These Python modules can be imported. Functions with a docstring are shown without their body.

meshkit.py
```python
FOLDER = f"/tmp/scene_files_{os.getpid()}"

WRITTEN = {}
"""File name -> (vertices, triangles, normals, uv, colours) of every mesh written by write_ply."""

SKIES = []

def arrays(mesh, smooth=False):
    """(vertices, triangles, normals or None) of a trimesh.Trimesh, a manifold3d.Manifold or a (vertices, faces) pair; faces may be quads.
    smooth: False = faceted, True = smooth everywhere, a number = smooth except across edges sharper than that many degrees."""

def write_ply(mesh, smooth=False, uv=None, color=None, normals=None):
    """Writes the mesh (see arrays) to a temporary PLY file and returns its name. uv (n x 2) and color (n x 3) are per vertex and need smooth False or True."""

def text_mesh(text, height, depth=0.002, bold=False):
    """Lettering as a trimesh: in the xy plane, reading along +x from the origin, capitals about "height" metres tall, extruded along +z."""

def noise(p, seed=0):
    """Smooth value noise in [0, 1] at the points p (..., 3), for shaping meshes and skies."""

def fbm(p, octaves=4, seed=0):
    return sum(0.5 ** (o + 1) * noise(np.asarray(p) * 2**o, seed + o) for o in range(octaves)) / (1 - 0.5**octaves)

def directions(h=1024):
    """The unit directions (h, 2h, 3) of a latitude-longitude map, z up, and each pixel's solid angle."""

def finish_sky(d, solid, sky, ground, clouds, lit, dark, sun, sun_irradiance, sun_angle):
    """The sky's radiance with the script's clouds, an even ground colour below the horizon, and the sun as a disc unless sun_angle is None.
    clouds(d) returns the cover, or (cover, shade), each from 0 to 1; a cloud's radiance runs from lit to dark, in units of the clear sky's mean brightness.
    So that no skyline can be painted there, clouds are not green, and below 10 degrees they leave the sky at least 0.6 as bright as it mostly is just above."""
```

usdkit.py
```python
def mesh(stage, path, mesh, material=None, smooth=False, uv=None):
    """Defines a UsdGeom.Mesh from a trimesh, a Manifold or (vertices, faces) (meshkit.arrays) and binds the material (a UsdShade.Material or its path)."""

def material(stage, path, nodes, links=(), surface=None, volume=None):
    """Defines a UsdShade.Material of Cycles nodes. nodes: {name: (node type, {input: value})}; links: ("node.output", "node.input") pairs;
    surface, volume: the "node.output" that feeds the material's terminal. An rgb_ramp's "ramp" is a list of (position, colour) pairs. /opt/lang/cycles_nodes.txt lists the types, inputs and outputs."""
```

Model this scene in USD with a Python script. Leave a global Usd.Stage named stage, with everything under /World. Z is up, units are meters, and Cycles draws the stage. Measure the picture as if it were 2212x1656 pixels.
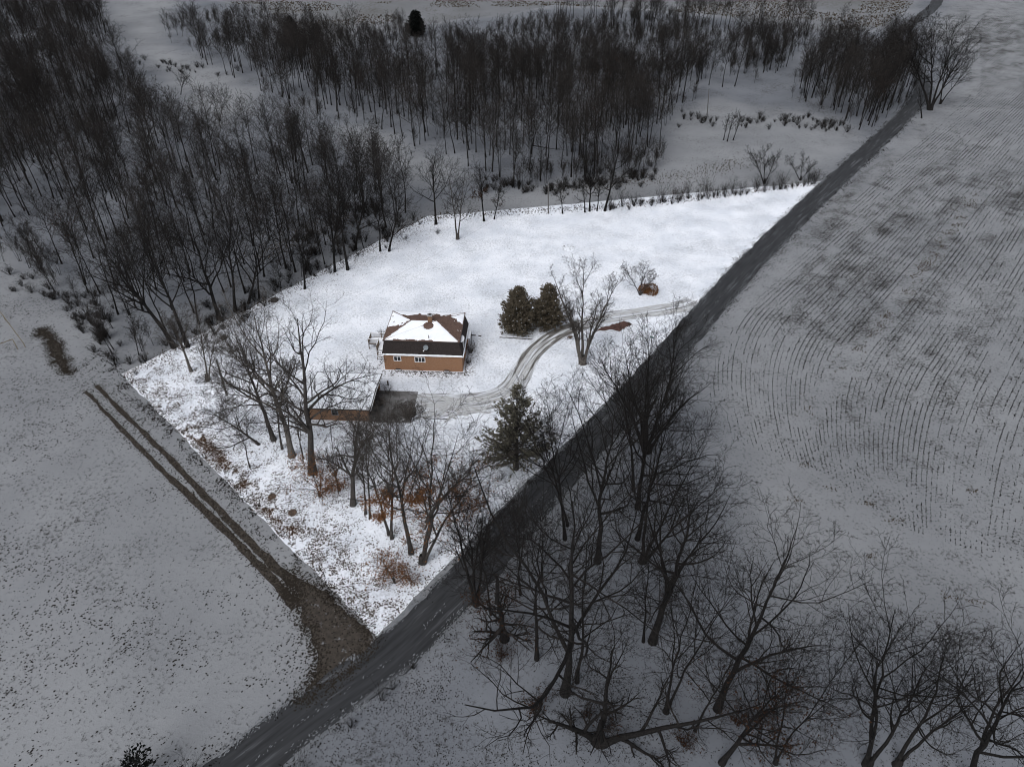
import math
import numpy as np
import shapely
from shapely.geometry import Polygon, Point, box as sbox, LineString
from shapely.ops import unary_union
import trimesh
import meshkit
import usdkit
from pxr import Gf, Sdf, Usd, UsdGeom, UsdLux, Vt

# ------------------------------------------------------------------ camera, sky, sun, exposure
stage = Usd.Stage.CreateInMemory()
UsdGeom.SetStageUpAxis(stage, 'Z')
UsdGeom.SetStageMetersPerUnit(stage, 1.0)
world = UsdGeom.Xform.Define(stage, '/World')
stage.SetDefaultPrim(world.GetPrim())
UsdGeom.Scope.Define(stage, '/World/Looks')

PITCH, HFOV, CAM_H = 37.5, 71.5, 66.2
cam = UsdGeom.Camera.Define(stage, '/World/camera')
cam.AddTranslateOp().Set(Gf.Vec3d(0, 0, CAM_H))
cam.AddRotateXOp().Set(90 - PITCH)
cam.CreateHorizontalApertureAttr(36.0)
cam.CreateVerticalApertureAttr(36.0 * 766 / 1024)
cam.CreateFocalLengthAttr(18.0 / math.tan(math.radians(HFOV / 2)))
cam.CreateClippingRangeAttr(Gf.Vec2f(0.5, 20000))
EXPOSURE = 0.55
cam.CreateExposureAttr(EXPOSURE)

SUN_EL, SUN_AZ = math.radians(48), math.radians(-150)      # azimuth = atan2(x, y), behind the camera to the left
sky_mat = usdkit.material(stage, '/World/Looks/overcast_sky', {
    'sky': ('sky_texture', {'sky_type': 'single_scattering', 'sun_disc': False, 'sun_elevation': SUN_EL, 'sun_rotation': SUN_AZ, 'aerosol_density': 2.0}),
    'bw': ('rgb_to_bw', {}),
    'grey': ('mix_color', {'blend_type': 'multiply', 'fac': 1.0, 'b': (0.93, 0.98, 1.10), 'use_clamp': False}),
    'tc': ('texture_coordinate', {}),
    'cl': ('noise_texture', {'scale': 2.2, 'detail': 5, 'roughness': 0.55}),
    'cr': ('rgb_ramp', {'ramp': [(0.2, (0.86, 0.86, 0.86)), (0.5, (0.95, 0.95, 0.95)), (0.8, (1, 1, 1))]}),
    'mx': ('mix_color', {'blend_type': 'mix', 'use_clamp': False}),
    'bg': ('background_shader', {'strength': 0.13}),
}, [('sky.color', 'bw.color'), ('bw.val', 'grey.a'), ('tc.generated', 'cl.vector'), ('cl.fac', 'cr.fac'), ('cr.color', 'mx.fac'),
    ('sky.color', 'mx.a'), ('grey.result', 'mx.b'), ('mx.result', 'bg.color')], surface='bg.background')
dome = UsdLux.DomeLight.Define(stage, '/World/sky')
from pxr import UsdShade
UsdShade.MaterialBindingAPI.Apply(dome.GetPrim()).Bind(sky_mat)
dome.GetPrim().SetCustomDataByKey('label', 'even white overcast winter sky')
dome.GetPrim().SetCustomDataByKey('category', 'sky')
dome.GetPrim().SetCustomDataByKey('kind', 'structure')
sun = UsdLux.DistantLight.Define(stage, '/World/sun')
sun.CreateIntensityAttr(0.30)
sun.CreateAngleAttr(40.0)
sun.CreateNormalizeAttr(True) if hasattr(sun, 'CreateNormalizeAttr') else None
sun.CreateColorAttr(Gf.Vec3f(1.0, 0.975, 0.94))
sun.AddRotateZOp().Set(-math.degrees(SUN_AZ))
sun.AddRotateXOp().Set(-(90 - math.degrees(SUN_EL)))

# ------------------------------------------------------------------ helpers
TAKEN = {}
ZONED, CLEARS = [], []
def numbered(name):
    n = TAKEN.get(name, 0); TAKEN[name] = n + 1
    return name if n == 0 else f'{name}_{n:03d}'
def tag(prim, label=None, cat=None, group=None, kind=None):
    p = prim.GetPrim() if hasattr(prim, 'GetPrim') else prim
    for k, v in (('label', label), ('category', cat), ('group', group), ('kind', kind)):
        if v: p.SetCustomDataByKey(k, v)
    return prim
def compact(vf):
    v, f = np.asarray(vf[0], float), np.asarray(vf[1], int); u, inv = np.unique(f, return_inverse=True)
    return v[u], inv.reshape(f.shape)
def obj(name, mesh, mat, parent=None, smooth=False, uv=None):
    if isinstance(mesh, tuple) and uv is None and np.asarray(mesh[1]).shape[1] == 3: mesh = compact(mesh)
    base = str(parent.GetPath()) if parent is not None else '/World'
    path = numbered(base + '/' + name)
    m_ = usdkit.mesh(stage, path, mesh, M[mat], smooth=smooth, uv=uv)
    if mat in ('snowy_land', 'crop_land', 'meadow_snow'): ZONED.append(m_)
    return m_
def thing(name, label, cat, loc=(0, 0, 0), rz=0.0, group=None, kind=None):
    x = UsdGeom.Xform.Define(stage, numbered('/World/' + name))
    x.AddTranslateOp().Set(Gf.Vec3d(*map(float, loc)))
    x.AddRotateZOp().Set(float(rz))
    x.AddScaleOp().Set(Gf.Vec3f(1, 1, 1))
    tag(x, label, cat, group, kind)
    return x
def copy(src, loc, rz, scale, label=None, group=None):
    was = src.GetPrim().GetCustomData()
    x = thing(src.GetPrim().GetName().rstrip('0123456789').rstrip('_'), label or was.get('label'), was.get('category'), loc, rz, group or was.get('group'))
    x.GetPrim().GetAttribute('xformOp:scale').Set(Gf.Vec3f(*map(float, scale)))
    x.GetPrim().GetReferences().AddInternalReference(src.GetPath())
    x.GetPrim().SetInstanceable(True)
    return x
class MB:
    def __init__(s): s.v, s.f, s.n = [], [], 0
    def add(s, v, f):
        v = np.asarray(v, float); f = np.asarray(f, int)
        if f.ndim == 2 and f.shape[1] == 4: f = np.vstack([f[:, [0, 1, 2]], f[:, [0, 2, 3]]])
        s.v.append(v); s.f.append(f + s.n); s.n += len(v); return s
    def box(s, c, d, rz=0.0):
        m = trimesh.creation.box(d); 
        if rz: m.apply_transform(trimesh.transformations.rotation_matrix(rz, [0, 0, 1]))
        return s.add(m.vertices + np.asarray(c, float), m.faces)
    def span(s, a, b):
        a, b = np.asarray(a, float), np.asarray(b, float)
        return s.box((a + b) / 2, np.abs(b - a))
    def bar(s, a, b, r, sides=6):
        a, b = np.asarray(a, float), np.asarray(b, float)
        v, f = tubes(np.stack([a, b])[None], np.array([[r, r]]), sides)
        s.add(v, f)
        return s
    def poly(s, pts, flip=False):
        pts = np.asarray(pts, float); n = len(pts)
        f = [[0, i, i + 1] if not flip else [0, i + 1, i] for i in range(1, n - 1)]
        return s.add(pts, f)
    def get(s): return np.vstack(s.v), np.vstack(s.f)

def unit(v): return v / (np.linalg.norm(v, axis=-1, keepdims=True) + 1e-12)
def tubes(P, R, sides):
    """Polylines P (n, k, 3) with radii R (n, k) as open tubes."""
    n, k, _ = P.shape
    T = unit(np.gradient(P, axis=1))
    md = unit(P[:, -1] - P[:, 0])
    ref = np.where(np.abs(md[:, 2:3]) < 0.8, [[0, 0, 1.0]], [[1.0, 0, 0]])[:, None, :]
    A = unit(np.cross(T, np.broadcast_to(ref, T.shape))); B = np.cross(T, A)
    ang = np.arange(sides) * 2 * np.pi / sides
    V = P[:, :, None] + R[:, :, None, None] * (np.cos(ang)[:, None] * A[:, :, None] + np.sin(ang)[:, None] * B[:, :, None])
    i, j, q = np.meshgrid(np.arange(n), np.arange(k - 1), np.arange(sides), indexing='ij')
    idx = lambda jj, qq: (i * k + jj) * sides + qq % sides
    a, b, c, d = idx(j, q), idx(j, q + 1), idx(j + 1, q + 1), idx(j + 1, q)
    F = np.concatenate([np.stack([a, b, c], -1).reshape(-1, 3), np.stack([a, c, d], -1).reshape(-1, 3)])
    return V.reshape(-1, 3), F
def ribbons(P, R, seed=0):
    """The finest twigs: polylines P (n, k, 3) as narrow strips, each turned its own way."""
    n, k, _ = P.shape; rng = np.random.default_rng(seed); T = unit(P[:, -1] - P[:, 0])
    S = unit(np.cross(T, rng.normal(0, 1, (n, 3))))[:, None] * R[..., None] * 1.25
    V = np.stack([P - S, P + S], 2).reshape(-1, 3); i, j = np.meshgrid(np.arange(n), np.arange(k - 1), indexing='ij'); b_ = ((i * k + j) * 2).ravel()
    return V, np.concatenate([np.stack([b_, b_ + 1, b_ + 3], 1), np.stack([b_, b_ + 3, b_ + 2], 1)])
def sstep(a, b, x):
    t = np.clip((np.asarray(x, float) - a) / (b - a), 0, 1); return t * t * (3 - 2 * t)
def nz(x, y, s, seed=0, octv=3):
    x, y = np.broadcast_arrays(np.asarray(x, float), np.asarray(y, float))
    return meshkit.fbm(np.stack([x / s, y / s, np.zeros_like(x) + 0.37], -1), octv, seed)

def hgt(x, y):
    """Terrain: level round the lot, a shallow draw behind the fence row, then rising land."""
    x, y = np.asarray(x, float), np.asarray(y, float)
    yy = y - 0.2 * x
    w = sstep(160, 225, yy)
    return w * (-1.6 * np.exp(-((yy - 210) / 30) ** 2) + 7.0 * sstep(235, 480, y) + 2.2 * (nz(x, y, 70, 5, 2) - 0.5))

_f = 1105.5 / math.tan(math.radians(HFOV / 2)); _c, _s = math.cos(math.radians(PITCH)), math.sin(math.radians(PITCH))
def ray(u, v):
    x, y = (u - 1105.5) / _f, (v - 828) / _f
    return np.array([x, _c - y * _s, -_s - y * _c])
def at(u, v, z=0.0):
    """The terrain point (plus z) seen at a point of the 2211 x 1656 survey of the photograph."""
    d = ray(u, v); zz = 0.0
    for _ in range(25):
        t = (zz + z - CAM_H) / d[2]; p = np.array([0, 0, CAM_H]) + t * d
        zz = 0.5 * zz + 0.5 * float(hgt(p[0], p[1]))
    return np.array([p[0], p[1], float(hgt(p[0], p[1]))])
def at2(uv): return [tuple(at(u, v)[:2]) for u, v in uv]
def top_of(base, uv):
    """Point above BASE's depth that is seen at uv (for the tips of stems)."""
    d = ray(*uv); t = base[1] / d[1]
    return np.array([0, 0, CAM_H]) + t * d
def spline(pts, step):
    from scipy.interpolate import CubicSpline
    pts = np.asarray(pts, float)
    t = np.r_[0, np.cumsum(np.linalg.norm(np.diff(pts, axis=0), axis=1) ** 0.5)]
    cs = CubicSpline(t, pts)
    q = cs(np.linspace(0, t[-1], 2000)); s = np.r_[0, np.cumsum(np.linalg.norm(np.diff(q, axis=0), axis=1))]
    n = max(2, int(s[-1] / step)); g = np.linspace(0, s[-1], n)
    return np.stack([np.interp(g, s, q[:, k]) for k in range(q.shape[1])], 1)

# ------------------------------------------------------------------ materials
M = {}
def two_tone(name, a, b, scale, lo=0.4, hi=0.6, rough=0.9, detail=6, spec=0.2, coord='position', stretch=None, bump=0.0, third=None, vary=0.0):
    nodes = {'geo': ('geometry', {}), 'tc': ('texture_coordinate', {}), 'mp': ('mapping', {'scale': stretch or (1, 1, 1)}),
             'n': ('noise_texture', {'scale': scale, 'detail': detail, 'roughness': 0.62}),
             'r': ('rgb_ramp', {'ramp': [(lo, a), (hi, b)]}), 'p': ('principled_bsdf', {'roughness': rough, 'specular_ior_level': spec})}
    links = [({'position': 'geo.position', 'object': 'tc.object', 'uv': 'tc.UV'}[coord], 'mp.vector'), ('mp.vector', 'n.vector'), ('n.fac', 'r.fac')]
    out = 'r.color'
    if third:                                   # (colour, scale, lo, hi): patches of a third tone
        nodes |= {'n3': ('noise_texture', {'scale': third[1], 'detail': 4, 'roughness': 0.6}), 'r3': ('rgb_ramp', {'ramp': [(third[2], (0, 0, 0)), (third[3], (1, 1, 1))]}),
                  'm3': ('mix_color', {'blend_type': 'mix', 'b': third[0]})}
        links += [('mp.vector', 'n3.vector'), ('n3.fac', 'r3.fac'), ('r3.color', 'm3.fac'), (out, 'm3.a')]; out = 'm3.result'
    if vary:
        nodes |= {'oi': ('object_info', {}), 'mr': ('map_range', {'to_min': 1 - vary, 'to_max': 1 + vary}), 'hv': ('hsv', {})}
        links += [('oi.random', 'mr.value'), ('mr.result', 'hv.value'), (out, 'hv.color')]; out = 'hv.color'
    links.append((out, 'p.base_color'))
    if bump:
        nodes['bm'] = ('bump', {'distance': bump, 'strength': 0.6}); links += [('n.fac', 'bm.height'), ('bm.normal', 'p.normal')]
    M[name] = usdkit.material(stage, '/World/Looks/' + name, nodes, links, surface='p.BSDF')
def flat(name, c, rough=0.7, spec=0.3, metal=0.0):
    two_tone(name, tuple(0.88 * x for x in c), tuple(min(1, 1.1 * x) for x in c), 3.0, 0.35, 0.65, rough, 4, spec)

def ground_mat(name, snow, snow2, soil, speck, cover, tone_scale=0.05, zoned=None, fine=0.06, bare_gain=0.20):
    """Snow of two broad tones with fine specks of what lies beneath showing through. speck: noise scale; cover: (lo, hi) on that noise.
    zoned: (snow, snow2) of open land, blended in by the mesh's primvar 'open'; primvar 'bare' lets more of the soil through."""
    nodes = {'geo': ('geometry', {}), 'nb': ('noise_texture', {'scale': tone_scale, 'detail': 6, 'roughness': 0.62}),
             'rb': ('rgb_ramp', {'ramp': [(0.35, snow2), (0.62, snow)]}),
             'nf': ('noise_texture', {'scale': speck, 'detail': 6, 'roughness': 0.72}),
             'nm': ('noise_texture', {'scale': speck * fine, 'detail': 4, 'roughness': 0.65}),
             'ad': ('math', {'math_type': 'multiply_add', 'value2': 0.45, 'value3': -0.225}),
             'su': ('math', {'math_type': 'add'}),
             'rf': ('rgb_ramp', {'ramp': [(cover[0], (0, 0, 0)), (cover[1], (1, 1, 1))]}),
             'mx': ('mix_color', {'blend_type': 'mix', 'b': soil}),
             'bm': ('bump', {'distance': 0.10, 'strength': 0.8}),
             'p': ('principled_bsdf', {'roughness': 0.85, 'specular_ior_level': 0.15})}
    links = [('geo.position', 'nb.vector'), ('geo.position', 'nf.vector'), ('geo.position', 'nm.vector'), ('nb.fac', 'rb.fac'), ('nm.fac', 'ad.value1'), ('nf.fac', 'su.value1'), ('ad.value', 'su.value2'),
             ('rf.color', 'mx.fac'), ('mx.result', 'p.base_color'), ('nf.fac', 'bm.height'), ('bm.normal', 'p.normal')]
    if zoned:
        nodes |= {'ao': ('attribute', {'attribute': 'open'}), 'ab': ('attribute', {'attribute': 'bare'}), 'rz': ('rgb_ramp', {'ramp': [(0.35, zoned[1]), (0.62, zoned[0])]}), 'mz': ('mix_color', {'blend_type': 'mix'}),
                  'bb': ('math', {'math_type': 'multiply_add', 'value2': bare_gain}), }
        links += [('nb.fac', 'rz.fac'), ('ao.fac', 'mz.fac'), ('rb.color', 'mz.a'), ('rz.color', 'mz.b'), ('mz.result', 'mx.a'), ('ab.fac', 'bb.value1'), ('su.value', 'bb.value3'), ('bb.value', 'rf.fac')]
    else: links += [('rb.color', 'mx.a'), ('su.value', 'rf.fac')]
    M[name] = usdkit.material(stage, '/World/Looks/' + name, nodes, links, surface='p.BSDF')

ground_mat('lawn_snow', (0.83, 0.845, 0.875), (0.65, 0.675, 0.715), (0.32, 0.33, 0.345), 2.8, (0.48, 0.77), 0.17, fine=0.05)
ZONE = ((0.232, 0.236, 0.240), (0.182, 0.186, 0.192))  # open-land snow greyed: dimming outside the lot is put into its colour
ground_mat('snowy_land', (0.158, 0.165, 0.178), (0.112, 0.118, 0.130), (0.030, 0.028, 0.026), 2.0, (0.54, 0.74), 0.05, ZONE)  # snow darkened in colour against the lawn, to dim the surroundings
ground_mat('crop_land', (0.158, 0.165, 0.178), (0.112, 0.118, 0.130), (0.028, 0.026, 0.024), 2.6, (0.53, 0.73), 0.05, ZONE, fine=0.12, bare_gain=0.24)  # dimming painted into the snow tones; the soil specks are its own
ground_mat('meadow_snow', (0.140, 0.147, 0.162), (0.100, 0.106, 0.118), (0.062, 0.050, 0.038), 0.9, (0.56, 0.70), 0.03, ((0.165, 0.168, 0.174), (0.120, 0.120, 0.118)))  # meadow snow likewise dimmed through its colour; tan grass is its own
two_tone('asphalt', (0.014, 0.0145, 0.0155), (0.034, 0.035, 0.037), 1.5, 0.35, 0.65, 0.75, 8, 0.3, 'uv', (1.3, 0.10, 1), 0.0, third=((0.105, 0.108, 0.114), 0.8, 0.57, 0.72))
two_tone('track_dirt', (0.034, 0.029, 0.024), (0.060, 0.050, 0.041), 2.0, 0.35, 0.65, 0.95, 6, 0.1, bump=0.05, third=((0.15, 0.15, 0.155), 1.3, 0.62, 0.70))
two_tone('drive_snow', (0.22, 0.215, 0.205), (0.66, 0.675, 0.70), 1.5, 0.40, 0.58, 0.9, 6, 0.15, 'uv', (1.5, 0.10, 1), 0.03)
two_tone('rut_gravel', (0.060, 0.052, 0.043), (0.26, 0.25, 0.24), 1.4, 0.38, 0.66, 0.95, 6, 0.1, 'uv', (2.0, 0.25, 1), 0.03)
two_tone('faint_rut', (0.34, 0.33, 0.31), (0.58, 0.59, 0.60), 1.6, 0.38, 0.62, 0.95, 6, 0.1, 'uv', (2.0, 0.3, 1))
two_tone('wet_concrete', (0.075, 0.070, 0.064), (0.165, 0.16, 0.155), 0.55, 0.38, 0.62, 0.55, 6, 0.4, third=((0.27, 0.27, 0.275), 0.4, 0.58, 0.68))
two_tone('mulch', (0.05, 0.028, 0.022), (0.13, 0.075, 0.062), 6.0, 0.35, 0.65, 0.95, 6, 0.1, bump=0.04)
two_tone('litter_mix', (0.06, 0.042, 0.032), (0.15, 0.105, 0.075), 5.0, 0.35, 0.65, 0.95, 5, 0.1)
two_tone('bark_pale', (0.052, 0.046, 0.040), (0.118, 0.105, 0.092), 7.0, 0.35, 0.65, 0.95, 5, 0.1, stretch=(1, 1, 0.25), vary=0.15)
two_tone('bark_oak', (0.026, 0.023, 0.021), (0.066, 0.059, 0.053), 8.0, 0.35, 0.65, 0.95, 5, 0.1, stretch=(1, 1, 0.25), vary=0.15)
two_tone('bark_wet', (0.006, 0.0057, 0.0055), (0.020, 0.018, 0.0165), 8.0, 0.35, 0.65, 0.9, 5, 0.1, stretch=(1, 1, 0.25), vary=0.25)  # bark outside the lot, painted near-black to dim it; not wetness
two_tone('twig_dark', (0.024, 0.021, 0.0185), (0.056, 0.049, 0.043), 0.8, 0.35, 0.65, 0.95, 3, 0.05, vary=0.2)
two_tone('wood_twig', (0.014, 0.0125, 0.0115), (0.032, 0.028, 0.025), 0.6, 0.35, 0.65, 0.95, 3, 0.05, vary=0.3)  # woodland twigs, with the dimming outside the lot in their colour
two_tone('twig_brown', (0.008, 0.0075, 0.007), (0.020, 0.0175, 0.016), 0.8, 0.35, 0.65, 0.95, 3, 0.05, vary=0.3)  # near-black twigs, the outer dimming painted into the tone
def leafy(name, a, b, scale=0.9, vary=0.0, trans=0.25):
    nodes = {'geo': ('geometry', {}), 'r': ('rgb_ramp', {'ramp': [(0.0, a), (1.0, b)]}), 'd': ('diffuse_bsdf', {}), 't': ('translucent_bsdf', {}), 'm': ('mix_closure', {'fac': trans})}
    M[name] = usdkit.material(stage, '/World/Looks/' + name, nodes, [('geo.random_per_island', 'r.fac'), ('r.color', 'd.color'), ('r.color', 't.color'), ('d.BSDF', 'm.closure1'), ('t.BSDF', 'm.closure2')], surface='m.closure')
leafy('oak_leaf', (0.17, 0.080, 0.036), (0.42, 0.225, 0.110))
leafy('dark_leaf', (0.040, 0.022, 0.014), (0.085, 0.048, 0.030))
leafy('litter_leaf', (0.075, 0.060, 0.050), (0.30, 0.21, 0.15), trans=0.0)
leafy('oak_litter', (0.060, 0.036, 0.022), (0.21, 0.120, 0.070), trans=0.0)
leafy('litter_dark', (0.022, 0.017, 0.014), (0.085, 0.055, 0.038), trans=0.0)
leafy('cedar_leaf', (0.11, 0.092, 0.066), (0.52, 0.36, 0.23), trans=0.4)
leafy('pine_leaf', (0.14, 0.13, 0.098), (0.52, 0.41, 0.29), trans=0.4)
leafy('spruce_dark', (0.010, 0.011, 0.010), (0.034, 0.036, 0.030))
leafy('bush_leaf', (0.17, 0.085, 0.040), (0.36, 0.20, 0.11))
leafy('brush_brown', (0.020, 0.015, 0.012), (0.045, 0.035, 0.027), trans=0.0)
leafy('dry_grass', (0.060, 0.045, 0.030), (0.14, 0.105, 0.065), trans=0.0)
leafy('mud', (0.025, 0.021, 0.017), (0.060, 0.050, 0.041), trans=0.0)
leafy('stubble_row', (0.012, 0.011, 0.010), (0.036, 0.031, 0.026), trans=0.0)
leafy('stubble', (0.018, 0.016, 0.014), (0.058, 0.048, 0.038), trans=0.0)
flat('slush', (0.15, 0.155, 0.162), 0.9, 0.1)
flat('clump_snow', (0.75, 0.77, 0.80), 0.9, 0.1)
two_tone('brick', (0.150, 0.082, 0.046), (0.305, 0.166, 0.096), 11.0, 0.38, 0.62, 0.9, 8, 0.15, coord='object', third=((0.29, 0.21, 0.15), 5.0, 0.58, 0.70))
two_tone('brick_garage', (0.090, 0.060, 0.041), (0.25, 0.142, 0.084), 10.0, 0.40, 0.60, 0.9, 6, 0.15, coord='object')
two_tone('shingle_brown', (0.080, 0.053, 0.043), (0.155, 0.098, 0.076), 9.0, 0.35, 0.65, 0.9, 5, 0.15, coord='object', third=((0.085, 0.055, 0.045), 2.0, 0.52, 0.62))
two_tone('shingle_dark', (0.020, 0.016, 0.015), (0.042, 0.034, 0.031), 7.0, 0.35, 0.65, 0.9, 5, 0.15, coord='object', third=((0.10, 0.07, 0.055), 11.0, 0.66, 0.71))
two_tone('roof_snow', (0.82, 0.835, 0.86), (0.88, 0.89, 0.905), 1.2, 0.35, 0.65, 0.9, 5, 0.15)
flat('white_trim', (0.72, 0.72, 0.71), 0.5)
flat('dark_trim', (0.035, 0.028, 0.025), 0.6)
flat('weathered_wood', (0.115, 0.090, 0.070), 0.85)
flat('grey_timber', (0.085, 0.080, 0.075), 0.9)
flat('dish_grey', (0.16, 0.18, 0.19), 0.5)
flat('door_paint', (0.045, 0.036, 0.033), 0.6)
flat('green_metal', (0.055, 0.10, 0.095), 0.45)
flat('wire_grey', (0.14, 0.14, 0.15), 0.5)
flat('rail_yellow', (0.13, 0.095, 0.045), 0.7)
flat('stone_dark', (0.06, 0.055, 0.05), 0.9)
M['glass'] = usdkit.material(stage, '/World/Looks/glass', {'f': ('fresnel', {'IOR': 1.5}), 'g': ('glossy_bsdf', {'color': (0.9, 0.9, 0.9), 'roughness': 0.04}), 'd': ('transparent_bsdf', {'color': (0.55, 0.58, 0.6)}), 'm': ('mix_closure', {})},
                             [('f.fac', 'm.fac'), ('d.BSDF', 'm.closure1'), ('g.BSDF', 'm.closure2')], surface='m.closure')
flat('room_dark', (0.16, 0.165, 0.17), 0.9)
flat('pebble', (0.30, 0.30, 0.30), 0.9)

# ------------------------------------------------------------------ ground sheets
def grid_sheet(poly, cell, lift):
    """POLY (shapely) as a sheet that follows the terrain, cut into square cells."""
    x0, y0, x1, y1 = poly.bounds
    gx = np.arange(math.floor(x0 / cell), math.ceil(x1 / cell)); gy = np.arange(math.floor(y0 / cell), math.ceil(y1 / cell))
    X, Y = np.meshgrid(gx * cell, gy * cell, indexing='ij'); X, Y = X.ravel(), Y.ravel()
    cells = shapely.box(X, Y, X + cell, Y + cell); shapely.prepare(poly)
    full = shapely.contains_properly(poly, cells); part = shapely.intersects(poly, cells) & ~full
    V, F, n = [], [], 0
    q = np.stack([np.stack([X[full] + a * cell, Y[full] + b * cell], -1) for a, b in ((0, 0), (1, 0), (1, 1), (0, 1))], 1).reshape(-1, 2)
    if len(q):
        V.append(q); k = np.arange(len(q) // 4) * 4
        F.append(np.concatenate([np.stack([k, k + 1, k + 2], 1), np.stack([k, k + 2, k + 3], 1)])); n = len(q)
    for c in cells[part]:
        g = poly.intersection(c)
        for p in getattr(g, 'geoms', [g]):
            if p.geom_type == 'Polygon' and p.area > 1e-4:
                v, f = trimesh.creation.triangulate_polygon(p, engine='earcut')
                a = v[f]; p1, p2 = a[:, 1] - a[:, 0], a[:, 2] - a[:, 0]; cw = p1[:, 0] * p2[:, 1] - p1[:, 1] * p2[:, 0] < 0
                f = np.where(cw[:, None], f[:, ::-1], f)
                V.append(v); F.append(f + n); n += len(v)
    V = np.vstack(V); F = np.vstack(F)
    return np.column_stack([V, hgt(V[:, 0], V[:, 1]) + lift]), F
def rough_edge(pts, amp, step=1.5, seed=0, scale=3.0):
    """Polygon through pts with an uneven outline."""
    p = shapely.segmentize(Polygon(pts), step); c = np.array(p.exterior.coords)[:-1]
    d = np.stack([nz(c[:, 0], c[:, 1], scale, seed) - 0.5, nz(c[:, 0], c[:, 1], scale, seed + 50) - 0.5], 1) * 2 * amp
    return Polygon(c + d).buffer(0)
def outline(p): return np.vstack([np.array(g.exterior.segmentize(0.5).coords) for g in getattr(p, 'geoms', [p])])
def strip(cl, half, lift, ncross=6, seed=0, jag=0.25, u0=None):
    """Ribbon along the centre line cl (n,2); half: half width, number or per point. Returns mesh and uv (metres)."""
    cl = np.asarray(cl); t = unit(np.gradient(cl, axis=0)); nrm = np.stack([-t[:, 1], t[:, 0]], 1)
    s = np.r_[0, np.cumsum(np.linalg.norm(np.diff(cl, axis=0), axis=1))]
    half = np.broadcast_to(half, len(cl)); j = np.stack([nz(s, s * 0 + k * 9.1 + seed, 1.6, seed + k) - 0.5 for k in (0, 1)], 1) * 2 * jag
    a = np.linspace(-1, 1, ncross)
    off = np.where(a[None] < 0, a[None] * (half + j[:, 0])[:, None], a[None] * (half + j[:, 1])[:, None])
    P = cl[:, None] + off[..., None] * nrm[:, None]
    n = len(cl); i, k = np.meshgrid(np.arange(n - 1), np.arange(ncross - 1), indexing='ij'); b = (i * ncross + k).ravel()
    F = np.concatenate([np.stack([b, b + ncross, b + ncross + 1], 1), np.stack([b, b + ncross + 1, b + 1], 1)])
    V = P.reshape(-1, 2); V = np.column_stack([V, hgt(V[:, 0], V[:, 1]) + lift])
    a3 = V[F]; p1, p2 = a3[:, 1] - a3[:, 0], a3[:, 2] - a3[:, 0]; c = p1[:, 0] * p2[:, 1] - p1[:, 1] * p2[:, 0]
    if c.sum() < 0: F = F[:, ::-1]
    return (V, F), np.stack([off.ravel(), np.repeat(s, ncross)], 1)

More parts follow.
